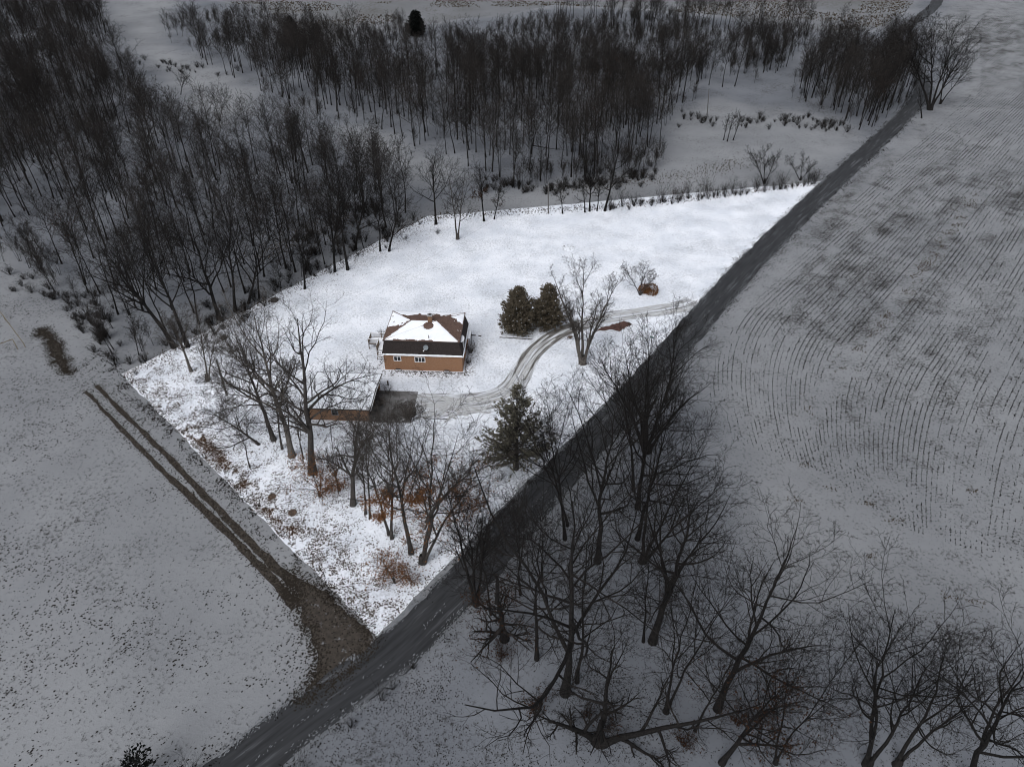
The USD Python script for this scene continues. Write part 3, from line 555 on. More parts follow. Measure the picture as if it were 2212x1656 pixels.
obj('stringer', MB().add([(-1.72, 3.72, DZ - .1), (-1.72, 3.72, DZ - .4), (-1.72, 2.5, 0.0), (-1.72, 2.35, 0.0), (-1.78, 3.72, DZ - .1), (-1.78, 3.72, DZ - .4), (-1.78, 2.5, 0.0), (-1.78, 2.35, 0.0)], [[0, 1, 2, 3], [4, 7, 6, 5], [0, 3, 7, 4], [1, 0, 4, 5], [2, 1, 5, 6]]).get(), 'weathered_wood', deck)

# ------------------------------------------------------------------ garage
GO = hw(-8.98, -12.55)
garage = thing('brick_garage', 'low brick garage with wide snow covered roof beside the dark apron', 'garage', GO, HROT)
GL, GD, GH = 9.1, 7.9, 2.35
obj('front_wall', fix(place(wall_panel(GL, GH, [(3.95, 1.05, 4.75, 1.95)]), (0, 0, 0), (1, 0, 0))), 'brick_garage', garage)
obj('back_wall', fix(place(wall_panel(GL, GH, []), (GL, GD, 0), (-1, 0, 0))), 'brick_garage', garage)
obj('left_wall', fix(place(wall_panel(GD - 0.44, GH, []), (0, GD - 0.22, 0), (0, -1, 0))), 'brick_garage', garage)
obj('door_wall', fix(place(wall_panel(GD - 0.44, GH, [(0.45, -0.1, 3.25, 2.1), (3.85, -0.1, 6.65, 2.1)]), (GL, 0.22, 0), (0, 1, 0))), 'brick_garage', garage)
for y0 in (0.67, 4.07):
    d_ = obj('garage_door', MB().span((GL - 0.16, y0, 0), (GL - 0.10, y0 + 2.8, 2.1)).get(), 'door_paint', garage)
    for k in range(4): obj('door_panel', MB().span((GL - 0.10, y0 + 0.06, 0.06 + k * 0.52), (GL - 0.075, y0 + 2.74, 0.06 + k * 0.52 + 0.44)).get(), 'door_paint', d_)
fr = MB(); fr.span((3.95, 0.05, 1.46), (4.75, 0.12, 1.50)); fr.span((4.33, 0.05, 1.05), (4.37, 0.12, 1.95))
for a, bq in (((3.88, -0.02, 0.98), (4.82, 0.12, 1.05)), ((3.88, -0.02, 1.95), (4.82, 0.12, 2.02)), ((3.88, -0.02, 1.05), (3.95, 0.12, 1.95)), ((4.75, -0.02, 1.05), (4.82, 0.12, 1.95))): fr.span(a, bq)
wn = obj('window', fr.get(), 'dish_grey', garage); obj('pane', MB().poly([(3.95, 0.08, 1.05), (4.75, 0.08, 1.05), (4.75, 0.08, 1.95), (3.95, 0.08, 1.95)]).get(), 'glass', wn)
obj('floor', MB().span((0.23, 0.23, -0.05), (GL - 0.23, GD - 0.23, 0.03)).get(), 'room_dark', garage)
ro = [(-0.25, -0.45, GH), (GL + 0.55, -0.45, GH), (GL + 0.55, GD / 2, GH + 0.42), (-0.25, GD / 2, GH + 0.42)]; rb_ = [(GL + 0.55, GD + 0.35, GH), (-0.25, GD + 0.35, GH), (-0.25, GD / 2, GH + 0.42), (GL + 0.55, GD / 2, GH + 0.42)]
for q in (ro, rb_):
    q = np.array(q); nrm = unit(np.cross(q[1] - q[0], q[2] - q[0])); 
    g = MB(); g.add(np.vstack([q, q + nrm * 0.10]), [[3, 2, 1, 0], [4, 5, 6, 7], [0, 1, 5, 4], [1, 2, 6, 5], [2, 3, 7, 6], [3, 0, 4, 7]]); obj('roof_slope', g.get(), 'dark_trim', garage)
    obj('roof_snow', snow_patch(q + nrm * 0.10, lambda S, T: 0.6 + 0 * S, 0.07, 0.2), 'roof_snow', garage, smooth=True)
obj('gable', MB().poly([(GL - 0.01, 0, GH), (GL - 0.01, GD, GH), (GL - 0.01, GD / 2, GH + 0.40)]).get(), 'dark_trim', garage); obj('gable', MB().poly([(0.01, GD, GH), (0.01, 0, GH), (0.01, GD / 2, GH + 0.40)]).get(), 'dark_trim', garage)
obj('rake_trim', MB().bar((GL + 0.58, -0.48, GH + 0.03), (GL + 0.58, GD / 2, GH + 0.45), 0.06, 4).bar((GL + 0.58, GD / 2, GH + 0.45), (GL + 0.58, GD + 0.38, GH + 0.03), 0.06, 4).get(), 'white_trim', garage)
ap = Polygon([hw(0.05, -12.7)[:2], hw(6.15, -12.65)[:2], hw(6.05, -5.35)[:2], hw(0.05, -5.4)[:2]])
tag(obj('concrete_apron', grid_sheet(ap, 1.5, 0.060), 'wet_concrete'), 'bare wet concrete parking apron in front of garage doors', 'apron', kind='structure')

# ------------------------------------------------------------------ trees
def grow(rng, base, d, L, K, wob, upb):
    n = len(base); P = np.zeros((n, K, 3)); P[:, 0] = base; st = (L / (K - 1))[:, None]; d = unit(d)
    for k in range(1, K):
        d = unit(d + rng.normal(0, wob, (n, 3)) + [0, 0, upb]); P[:, k] = P[:, k - 1] + d * st
    return P
def kids(rng, P, R, L, num, t0, t1, ang, ratio, shape, rr, K, wob, upb, rmin, tip=0.25):
    n, k, _ = P.shape
    if np.ndim(num) == 0: num = np.full(n, num)
    idx = np.repeat(np.arange(n), num); N = len(idx)
    order = np.concatenate([np.arange(q) for q in num]) if N else np.zeros(0)
    t = t0 + (t1 - t0) * (order + rng.uniform(0, 1, N)) / np.repeat(np.maximum(num, 1), num)
    f = t * (k - 1) * 0.9999; i = np.floor(f).astype(int); fr_ = (f - i)[:, None]
    pos = P[idx, i] * (1 - fr_) + P[idx, i + 1] * fr_; tan = unit(P[idx, i + 1] - P[idx, i])
    rad = R[idx, i] * (1 - fr_[:, 0]) + R[idx, i + 1] * fr_[:, 0]
    az = order * 2.39996 + rng.uniform(0, 6.28, n)[idx] + rng.normal(0, 0.5, N)
    ref = np.where(np.abs(tan[:, 2:3]) < 0.9, [[0, 0, 1.0]], [[1.0, 0, 0]]); a = unit(np.cross(tan, ref)); b_ = np.cross(tan, a)
    th = np.radians(rng.uniform(ang[0], ang[1], N))[:, None]
    d = np.cos(th) * tan + np.sin(th) * (np.cos(az)[:, None] * a + np.sin(az)[:, None] * b_)
    rel = (t - t0) / (t1 - t0 + 1e-9)
    Lc = L[idx] * ratio * (1 + (shape - 1) * rel) * rng.uniform(0.65, 1.25, N)
    r0 = np.maximum(np.minimum(rad * rr * rng.uniform(0.8, 1.15, N), rad * 0.92), rmin)
    Pc = grow(rng, pos, d, Lc, K, wob, upb)
    Rc = r0[:, None] * np.linspace(1, tip, K)
    return Pc, np.maximum(Rc, rmin * 0.6), Lc
STYLE = {   # limbs: number, first height, angles, length ratio, taper with height, droop/upturn
    'oak':     dict(n1=15, t0=0.26, a1=(35, 72), l1=0.58, s1=0.42, up1=0.10, wob=0.15, n2=10, n3=6, n4=5),
    'tall':    dict(n1=16, t0=0.36, a1=(28, 58), l1=0.44, s1=0.48, up1=0.13, wob=0.10, n2=9, n3=6, n4=5),
    'slender': dict(n1=14, t0=0.33, a1=(25, 58), l1=0.30, s1=0.60, up1=0.12, wob=0.10, n2=7, n3=6, n4=5),
    'vase':    dict(n1=12, t0=0.30, a1=(20, 50), l1=0.44, s1=0.60, up1=0.13, wob=0.10, n2=8, n3=6, n4=5),
    'spread':  dict(n1=13, t0=0.16, a1=(45, 85), l1=0.85, s1=0.45, up1=0.04, wob=0.15, n2=10, n3=6, n4=4),
    'forest':  dict(n1=14, t0=0.40, a1=(25, 58), l1=0.27, s1=0.55, up1=0.11, wob=0.09, n2=8, n3=6, n4=5),
}
def stem(rng, base, tip_, r, K=12, wob=0.012, curve=0.85, r1=0.09):
    t = np.linspace(0, 1, K); d = tip_ - base; H = np.linalg.norm(d)
    P = base + np.stack([d[0] * t ** (1 / curve) if curve < 1 else d[0] * t ** curve, d[1] * t, d[2] * t], 1)
    w = np.cumsum(rng.normal(0, wob * H, (K, 2)), 0) * 0.5; w -= t[:, None] * w[-1]; w *= np.minimum(1, t * 3)[:, None]
    P[:, :2] += w
    R = r * (1 - (1 - r1) * t ** 0.8); R[0] *= 1.35; R[1] *= 1.04
    return P, R, H
def leaves_at(rng, pts, size, num, spread):
    P = pts[rng.integers(0, len(pts), num)] + rng.normal(0, spread, (num, 3))
    a = unit(rng.normal(0, 1, (num, 3))); b_ = unit(np.cross(a, rng.normal(0, 1, (num, 3)))); s = size * rng.uniform(0.6, 1.3, (num, 1))
    V = np.stack([P - a * s, P + b_ * s * 0.45, P + a * s, P - b_ * s * 0.45], 1).reshape(-1, 3); k = np.arange(num) * 4
    return V, np.concatenate([np.stack([k, k + 1, k + 2], 1), np.stack([k, k + 2, k + 3], 1)])
def tree_parts(seed, stems, style, detail=1.0, limb_parts=False, leaves=None, width=1.0, rt=0.011, main=None):
    """stems: list of (base, tip, radius). Returns [(part name, mesh, kind)], mesh in the stems' frame."""
    rng = np.random.default_rng(seed); st = STYLE[style]; out = []
    SP, SR, SL = map(np.array, zip(*[stem(rng, np.asarray(b_, float), np.asarray(t_, float), r) for b_, t_, r in stems]))
    main = len(stems) if main is None else main
    for k in range(main, len(stems)):                # side limbs bow upwards on their way out
        t = np.linspace(0, 1, SP.shape[1]); SP[k][:, 2] += np.sin(t * np.pi) * 0.10 * SL[k]; SR[k][0] /= 1.35
    out.append(('trunk', [tubes(SP[k:k + 1], SR[k:k + 1], 9) for k in range(main)], 'bark'))
    for k in range(main, len(stems)): out.append(('limb', [tubes(SP[k:k + 1], SR[k:k + 1], 8)], 'bark'))
    n1 = max(4, int(st['n1'] * (1 if len(stems) == 1 else 0.75)))
    P1, R1, L1 = kids(rng, SP, SR, SL, n1, st['t0'], 0.97, st['a1'], st['l1'] * (0.25 + 0.85 * width), st['s1'], 0.68, 8, st['wob'], st['up1'], rt * 1.8, 0.18)
    P2, R2, L2 = kids(rng, P1, R1, L1, max(3, int(st['n2'] * detail)), 0.16, 0.98, (28, 62), 0.46, 0.55, 0.66, 6, 0.15, 0.045, rt * 1.3, 0.3)
    Pt, Rt, Lt = kids(rng, SP, SR, SL, 10, st['t0'] + 0.1, 0.99, (30, 70), 0.10 * width, 0.6, 0.4, 6, 0.13, 0.05, rt * 1.3, 0.3)
    P2, R2, L2 = np.concatenate([P2, Pt]), np.concatenate([R2, Rt]), np.concatenate([L2, Lt])
    P3, R3, L3 = kids(rng, P2, R2, L2, max(2, int(st['n3'] * detail)), 0.15, 1.0, (25, 60), 0.48, 0.6, 0.62, 4, 0.17, 0.03, rt, 0.4)
    P4, R4, L4 = kids(rng, P3, R3, L3, max(2, int(st['n4'] * detail)), 0.2, 1.0, (25, 60), 0.50, 0.7, 0.7, 3, 0.18, 0.02, rt * 0.75, 0.5)
    if limb_parts:
        for k in np.argsort(-R1[:, 0])[:8]: out.append(('limb', [tubes(P1[k:k + 1], R1[k:k + 1], 7)], 'bark'))
        rest = np.argsort(-R1[:, 0])[8:]
    else: rest = np.arange(len(P1))
    cr = [tubes(P1[rest], R1[rest], 6)] if len(rest) else []
    cr += [tubes(P2, R2, 4), tubes(P3, R3, 3), ribbons(P4, R4, seed)]
    out.append(('crown', cr, 'twig'))
    if leaves:
        num, lo_, hi_, size = leaves
        tips = np.concatenate([P3[:, 2:].reshape(-1, 3), P4.reshape(-1, 3)]); zr = SP[..., 2].max(); sel = tips[(tips[:, 2] > lo_ * zr) & (tips[:, 2] < hi_ * zr)]
        if len(sel): out.append(('dead_leaves', [leaves_at(rng, sel, size * 0.9, int(num * 1.3), 0.26)], 'leaf'))
    return out
def join(parts):
    b_ = MB()
    for v, f in parts: b_.add(v, f)
    return b_.get()
def build_tree(name, label, cat, loc, parts, mats, group=None, rz=0.0):
    t_ = thing(name, label, cat, loc, rz, group)
    for nm, ms, kind in parts:
        obj(nm, join(ms), mats[kind], t_, smooth=(kind == 'bark'))
    return t_
PALE = {'bark': 'bark_pale', 'twig': 'twig_dark', 'leaf': 'oak_leaf'}
OAK = {'bark': 'bark_oak', 'twig': 'twig_dark', 'leaf': 'oak_leaf'}
WOOD = {'bark': 'bark_wet', 'twig': 'wood_twig', 'leaf': 'dark_leaf'}
WET = {'bark': 'bark_wet', 'twig': 'twig_brown', 'leaf': 'dark_leaf'}  # bark and twigs painted darker than the lot trees, as dimming
def hero(seed, base, tops, r, style, mats, label, name='bare_tree', limbs=False, leaves=None, detail=1.0, width=1.0, rt=0.013, extra=()):
    """base: survey point of the foot; tops: survey points of the stem tips."""
    o = at(*base); tops = tops if isinstance(tops, list) else [tops]
    sts = []
    for k, tp in enumerate(tops):
        q = top_of(o, tp) - o
        off = np.array([0.0, 0, 0]) if len(tops) == 1 else 0.45 * r * np.array([q[0] / (abs(q[0]) + 2), math.sin(k * 2.4), 0])
        q[1] += (0 if len(tops) == 1 else 1.6 * math.sin(k * 2.4 + 1))
        sts.append((off - [0, 0, 0.15], q, r if len(tops) == 1 else r * (0.62 if style == 'spread' else 0.46 if k else 0.52)))
    b0, t0_, r0_ = np.array(sts[0][0]), np.array(sts[0][1]), sts[0][2]
    for fr_, uv, re_ in extra:                       # long limbs leaving the trunk at a fraction of its height
        sts.append((b0 + (t0_ - b0) * np.array([fr_ ** (1 / 0.85), fr_, fr_]), top_of(o, uv) - o + [0, 0.8 * math.sin(seed + 9 * fr_), 0], re_))
    parts = tree_parts(seed, sts, style, detail, limbs, leaves, width, rt, len(sts) - len(extra))
    if len(tops) > 1:
        hb = 0.9 + r; parts[0][1].append(tubes(np.array([[(0, 0, -0.2), (0, 0, 0.25), (0, 0, hb * 0.6), (0, 0, hb)]]), r * np.array([[1.25, 0.95, 0.85, 0.5]]), 10))
    return build_tree(name, label, 'tree', o, parts, mats)

# trees standing inside the lot
hero(101, (1258, 785), [(1196, 606), (1258, 572), (1292, 640), (1338, 612), (1225, 650)], 0.62, 'vase', PALE, 'pale multi-stemmed tree spreading like a vase beside the driveway bend', limbs=True, detail=1.0, width=0.55)
hero(102, (1382, 637), [(1352, 590), (1388, 578), (1412, 592)], 0.22, 'vase', OAK, 'small low spreading tree beside the round brown bushes', name='small_tree', detail=0.9, width=1.3)
hero(103, (631, 985), (548, 676), 0.42, 'tall', PALE, 'large pale-barked tree leaning left, left of the upright oak by the garage', limbs=True, width=1.0, extra=((0.34, (468, 842), 0.16), (0.45, (470, 745), 0.15), (0.5, (640, 790), 0.12)))
hero(104, (591, 950), (508, 716), 0.34, 'tall', OAK, 'dark tree leaning left just behind the large pale leaning tree', limbs=True, detail=0.9, extra=((0.4, (430, 830), 0.14), (0.35, (455, 900), 0.12)))
hero(105, (609, 970), (572, 800), 0.16, 'slender', OAK, 'slender dark trunk at the left foot of the large pale leaning tree', detail=0.8)
hero(106, (675, 1021), (642, 688), 0.52, 'oak', OAK, 'massive upright oak whose limbs reach over the garage roof', limbs=True, detail=0.8, width=0.75, extra=((0.30, (560, 872), 0.24), (0.42, (818, 808), 0.22), (0.36, (790, 868), 0.17), (0.30, (520, 925), 0.16)))
hero(107, (762, 1090), (778, 880), 0.36, 'oak', OAK, 'dark oak below the garage with a long bent limb reaching left', limbs=True, detail=0.8, width=0.55, extra=((0.30, (672, 985), 0.18), (0.42, (838, 900), 0.14)))
hero(108, (789, 1110), (768, 925), 0.16, 'slender', OAK, 'slender grey tree right of the dark oak below the garage', detail=0.9)
hero(109, (799, 1119), (792, 912), 0.15, 'slender', OAK, 'thin straight tree second to the right of the dark oak below the garage', detail=0.9)
hero(110, (840, 1155), (768, 952), 0.19, 'slender', OAK, 'slim tree leaning left above the leafy oaks near the lot corner', detail=0.9, width=1.4)
hero(111, (846, 1163), (838, 915), 0.20, 'slender', OAK, 'upright slim tree with few brown leaves at its foot', leaves=(700, 0.0, 0.4, 0.14), width=1.3)
hero(112, (888, 1194), (842, 932), 0.30, 'tall', OAK, 'tree with brown leaves low on its trunk, left of the spreading corner oak', limbs=True, leaves=(2200, 0.0, 0.55, 0.15))
hero(113, (912, 1214), [(940, 905), (990, 930), (1050, 985)], 0.46, 'oak', OAK, 'spreading oak with brown leaves nearest to the lot\'s lower corner', limbs=True, leaves=(2600, 0.0, 0.55, 0.15), width=0.7, detail=0.8, extra=((0.30, (1078, 1000), 0.17), (0.25, (1020, 1040), 0.13)))
hero(114, (733, 1059), (712, 985), 0.20, 'slender', OAK, 'short leaning trunk between the massive oak and the dark oak', detail=0.7, width=1.5)
hero(115, (690, 1072), [(660, 1010), (700, 1005), (725, 1030)], 0.16, 'spread', OAK, 'low oak thick with brown leaves at the foot of the massive oak', leaves=(1800, 0.1, 1.2, 0.13), detail=0.7, width=0.8)
hero(116, (852, 1258), [(815, 1222), (850, 1210), (880, 1230)], 0.13, 'spread', OAK, 'low brown-leaved oak sapling nearest the lot corner by the road', leaves=(1400, 0.1, 1.3, 0.13), detail=0.7, width=0.8)
hero(117, (625, 942), (618, 815), 0.12, 'slender', OAK, 'thin dark tree standing between the leaning trees and the garage', detail=0.8)
hero(118, (655, 990), (632, 870), 0.12, 'slender', OAK, 'thin tree just left of the massive oak trunk', detail=0.8)
hero(119, (413, 802), (368, 690), 0.26, 'tall', PALE, 'leaning tree nearest the left corner of the lot', limbs=True, width=1.2)
hero(120, (449, 822), [(418, 690), (470, 712)], 0.34, 'vase', PALE, 'pale forked tree near the left corner of the lot', limbs=True)
hero(121, (540, 1010), (505, 900), 0.10, 'slender', OAK, 'thin sapling in the leaf litter left of the leaning trees', detail=0.7, width=1.6)
hero(122, (560, 960), (440, 880), 0.20, 'spread', OAK, 'low crooked tree reaching far left over the leaf litter', detail=0.8, width=0.7)

# trees along the fence row behind the lot
F = [((377, 750), (222, 540), 0.42, 'tall', 'largest of the leaning dark trees at the lot\'s left corner', None, 1.3),
     ((406, 749), (306, 512), 0.34, 'tall', 'dark tree leaning left, right of the largest leaning tree', None, 1.2),
     ((474, 689), (408, 470), 0.38, 'oak', 'thick dark tree forking high above the fence row on the left', None, 0.9),
     ((508, 672), (498, 450), 0.30, 'tall', 'tall straight dark tree on the left fence row', None, 1.0),
     ((536, 655), (588, 505), 0.26, 'oak', 'dark tree arching right over the left fence row', None, 1.2),
     ((560, 645), (540, 490), 0.18, 'slender', 'slim dark tree beside the arching tree on the fence row', None, 1.0),
     ((658, 624), (655, 490), 0.22, 'tall', 'lone dark tree at the edge of the snow midway along the left fence row', None, 1.0),
     ((618, 580), (590, 430), 0.22, 'tall', 'dark tree standing just behind the left fence row', None, 1.0),
     ((723, 587), (735, 385), 0.25, 'tall', 'left one of two close dark trees on the fence row left of the fence bend', None, 1.0),
     ((751, 583), (722, 340), 0.28, 'tall', 'right one of two close dark trees on the fence row left of the fence bend', None, 1.0),
     ((722, 543), (700, 405), 0.26, 'tall', 'dark tree in the woods edge above the close pair', None, 1.0),
     ((767, 539), (806, 395), 0.28, 'oak', 'broad dark tree left of the fence bend', None, 1.0),
     ((821, 543), (815, 405), 0.20, 'tall', 'first dark tree left of the fence bend', None, 1.0),
     ((840, 543), (872, 425), 0.24, 'oak', 'dark tree leaning right beside the fence bend', None, 1.0),
     ((941, 485), (932, 345), 0.28, 'tall', 'tall dark tree right at the fence bend', None, 1.2),
     ((1045, 478), (1035, 365), 0.22, 'tall', 'dark tree with rusty leaves right of the forked lone tree', (500, 0.0, 0.6, 0.14), 1.0),
     ((1067, 474), (1082, 400), 0.16, 'slender', 'small dark tree right of the rusty-leaved tree on the fence row', (160, 0.0, 0.6, 0.13), 1.3),
     ((1215, 462), (1208, 400), 0.16, 'slender', 'small twisted tree right of the utility pole on the fence row', None, 1.3),
     ((1263, 459), (1253, 385), 0.18, 'slender', 'leftmost of three close trees on the back fence row', None, 1.2),
     ((1273, 457), (1276, 362), 0.22, 'tall', 'middle one of three close trees on the back fence row', None, 1.0),
     ((1289, 456), (1296, 385), 0.16, 'slender', 'rightmost of three close trees on the back fence row', None, 1.2),
     ((1306, 456), (1346, 298), 0.28, 'oak', 'crooked arching tree with drooping limb on the back fence row', None, 0.7)]
for k, (bs, tp, r, sty, lab, lv, wd) in enumerate(F):
    hero(200 + k, bs, tp, r, sty, WET, lab, limbs=r > 0.27, leaves=lv, detail=0.85, width=wd, rt=0.013)
hero(240, (988, 517), [(962, 362), (1004, 372)], 0.40, 'oak', {'bark': 'bark_oak', 'twig': 'twig_brown', 'leaf': 'dark_leaf'}, 'forked lone tree standing out on the snow in front of the back fence row', limbs=True, detail=0.8, width=0.7, rt=0.013)

# dark trees on the verge right of the road
R_ = [((1027, 1304), [(962, 1085), (1000, 1075), (1042, 1090), (1060, 1130)], 0.42, 'vase', 'multi-stemmed dark tree leaning over the road near the lot corner', None, 0.7),
      ((1060, 1327), (1036, 1115), 0.14, 'slender', 'thin dark tree right of the multi-stemmed roadside tree', None, 1.2),
      ((1124, 1283), (1110, 1090), 0.15, 'slender', 'thin dark tree with bare snow round it below the road', None, 1.2),
      ((1159, 1423), (1166, 1112), 0.22, 'oak', 'straight dark tree forking in its upper half below the road', None, 0.8),
      ((1170, 1251), (1172, 1120), 0.12, 'slender', 'small thin tree close to the road behind the straight forking tree', None, 1.0),
      ((1220, 1496), (1236, 1082), 0.44, 'oak', 'thick trunked dark oak with long crooked limbs in the roadside grove', None, 1.0),
      ((1246, 1472), (1272, 1150), 0.20, 'slender', 'slim dark tree right beside the thick trunked oak', None, 1.1),
      ((1290, 1213), (1328, 885), 0.36, 'tall', 'tall dark tree in the middle of the roadside grove', None, 1.2),
      ((1220, 1164), (1182, 895), 0.22, 'tall', 'dark tree leaning left over the road near the pine', None, 1.1),
      ((1226, 1135), (1162, 880), 0.18, 'tall', 'slim dark tree leaning furthest left towards the pine', None, 1.1),
      ((1368, 1059), (1330, 800), 0.22, 'tall', 'dark tree behind the wide crowned roadside tree\'s foot', None, 1.1),
      ((1377, 1097), (1400, 790), 0.32, 'oak', 'dark tree in front of the wide crowned roadside tree', None, 0.9),
      ((1376, 1164), (1442, 905), 0.28, 'oak', 'dark tree bending right in the upper grove', None, 0.9),
      ((1386, 1213), [(1440, 920), (1520, 960), (1570, 1030)], 0.44, 'vase', 'wide dark tree spreading right towards the crop field', None, 0.9),
      ((1389, 1385), (1400, 1180), 0.15, 'slender', 'thin straight tree left of the thick tree leaning right', None, 1.0),
      ((1409, 1385), (1505, 1085), 0.42, 'oak', 'thick dark tree leaning right in mid grove', None, 0.9),
      ((1438, 1536), [(1510, 1290), (1590, 1250)], 0.32, 'vase', 'forked dark tree with long thin stems below the thick leaning tree', None, 1.0),
      ((1290, 1600), [(1330, 1430), (1150, 1530), (1640, 1500)], 0.62, 'spread', 'huge low oak with near horizontal limbs at the bottom of the picture', None, 0.4),
      ((1549, 1531), (1702, 1195), 0.36, 'oak', 'long dark tree leaning right towards the snowy field', None, 0.8),
      ((1500, 1577), (1590, 1400), 0.14, 'slender', 'thin dark tree between the huge low oak and the long leaning tree', None, 1.4),
      ((1558, 1647), (1690, 1480), 0.28, 'oak', 'brown leaved dark tree leaning right near the bottom edge', (900, 0.3, 1.0, 0.14), 0.9),
      ((1674, 1647), [(1730, 1440), (1820, 1420)], 0.24, 'vase', 'slim forked dark tree near the bottom edge right of the brown leaved tree', None, 1.0),
      ((1872, 1653), [(1950, 1350), (1890, 1370), (2010, 1400)], 0.46, 'vase', 'broad dark tree at the bottom edge on the right', None, 0.9),
      ((1936, 1653), [(2060, 1420), (2120, 1480)], 0.40, 'vase', 'dark tree at the bottom edge leaning far right', None, 0.9),
      ((2090, 1690), (2215, 1440), 0.32, 'oak', 'dark tree in the bottom right corner', None, 1.0),
      ((1437, 870), (1462, 705), 0.20, 'oak', 'small dark tree reaching over the road above the mailbox', None, 1.1),
      ((1396, 975), [(1300, 790), (1345, 745), (1400, 720), (1470, 760), (1500, 830)], 0.60, 'vase', 'largest wide crowned dark tree beside the road right of the lot', None, 0.7)]
for k, (bs, tp, r, sty, lab, lv, wd) in enumerate(R_):
    hero(300 + k, bs, tp, r, sty, WET, lab, limbs=r > 0.27, leaves=lv, detail=0.85, width=wd)
# broken snag with leafy side branches
o = at(1089, 1379); tp = top_of(o, (1072, 1300)) - o
prt = tree_parts(340, [((0, 0, -0.1), tp, 0.46)], 'spread', 0.8, False, (900, 0.3, 1.2, 0.14), 0.9)
b_ = tree_parts(341, [(tp * 0.98, top_of(o, (1060, 1225)) - o, 0.12)], 'slender', 0.6)
prt[0][1].append(tubes(np.array([[tp * 0.97, tp + [0.1, 0, 1.6], tp + [0.15, 0, 3.6], tp + [-0.2, 0, 4.4], tp + [-1.0, 0, 4.2], tp + [-1.3, 0, 2.6]]]), np.array([[0.22, 0.2, 0.17, 0.15, 0.12, 0.06]]), 7))
build_tree('broken_tree', 'snapped thick trunk with hooked top and brown leaved side branches below the road', 'tree', o, prt, WET)
# big trees far up the road on the right
hero(350, (2008, 238), [(1960, 95), (2010, 60), (2060, 70), (2095, 110)], 0.85, 'vase', WET, 'huge dark tree beside the far bend of the road', limbs=True, detail=1.1, width=1.1, rt=0.024)
hero(351, (1990, 256), (1984, 190), 0.20, 'slender', WET, 'small dark tree at the foot of the huge roadside tree', detail=0.6, rt=0.018)
hero(352, (2030, 225), [(2050, 110), (2110, 120)], 0.40, 'vase', WET, 'dark tree close behind the huge roadside tree on the field side', limbs=True, detail=0.8, rt=0.018)
hero(353, (390, 205), (400, 165), 0.16, 'tall', WET, 'left one of two lone trees standing in the snowy clearing', detail=0.7, width=1.4, rt=0.02)
hero(354, (475, 262), [(455, 205), (490, 205)], 0.22, 'vase', WET, 'right and larger one of two lone trees standing in the snowy clearing', detail=0.8, width=1.3, rt=0.02)
for k, (bs, tp, lab) in enumerate((((1562, 303), (1575, 250), 'left stem of three thin trees in the pasture near the woods'), ((1570, 306), (1588, 245), 'middle stem of three thin trees in the pasture near the woods'), ((1583, 303), (1600, 250), 'right stem of three thin trees in the pasture near the woods'))):
    hero(355 + k, bs, tp, 0.14, 'slender', WET, lab, detail=0.6, rt=0.018)
hero(360, (1650, 397), [(1625, 335), (1650, 325), (1672, 338)], 0.28, 'vase', WET, 'fan shaped bare tree on the back fence row near the road', detail=0.9, rt=0.016)
hero(361, (1728, 390), [(1705, 348), (1735, 340), (1755, 352)], 0.22, 'vase', WET, 'small fan shaped tree at the road end of the fence row', detail=0.8, rt=0.016)

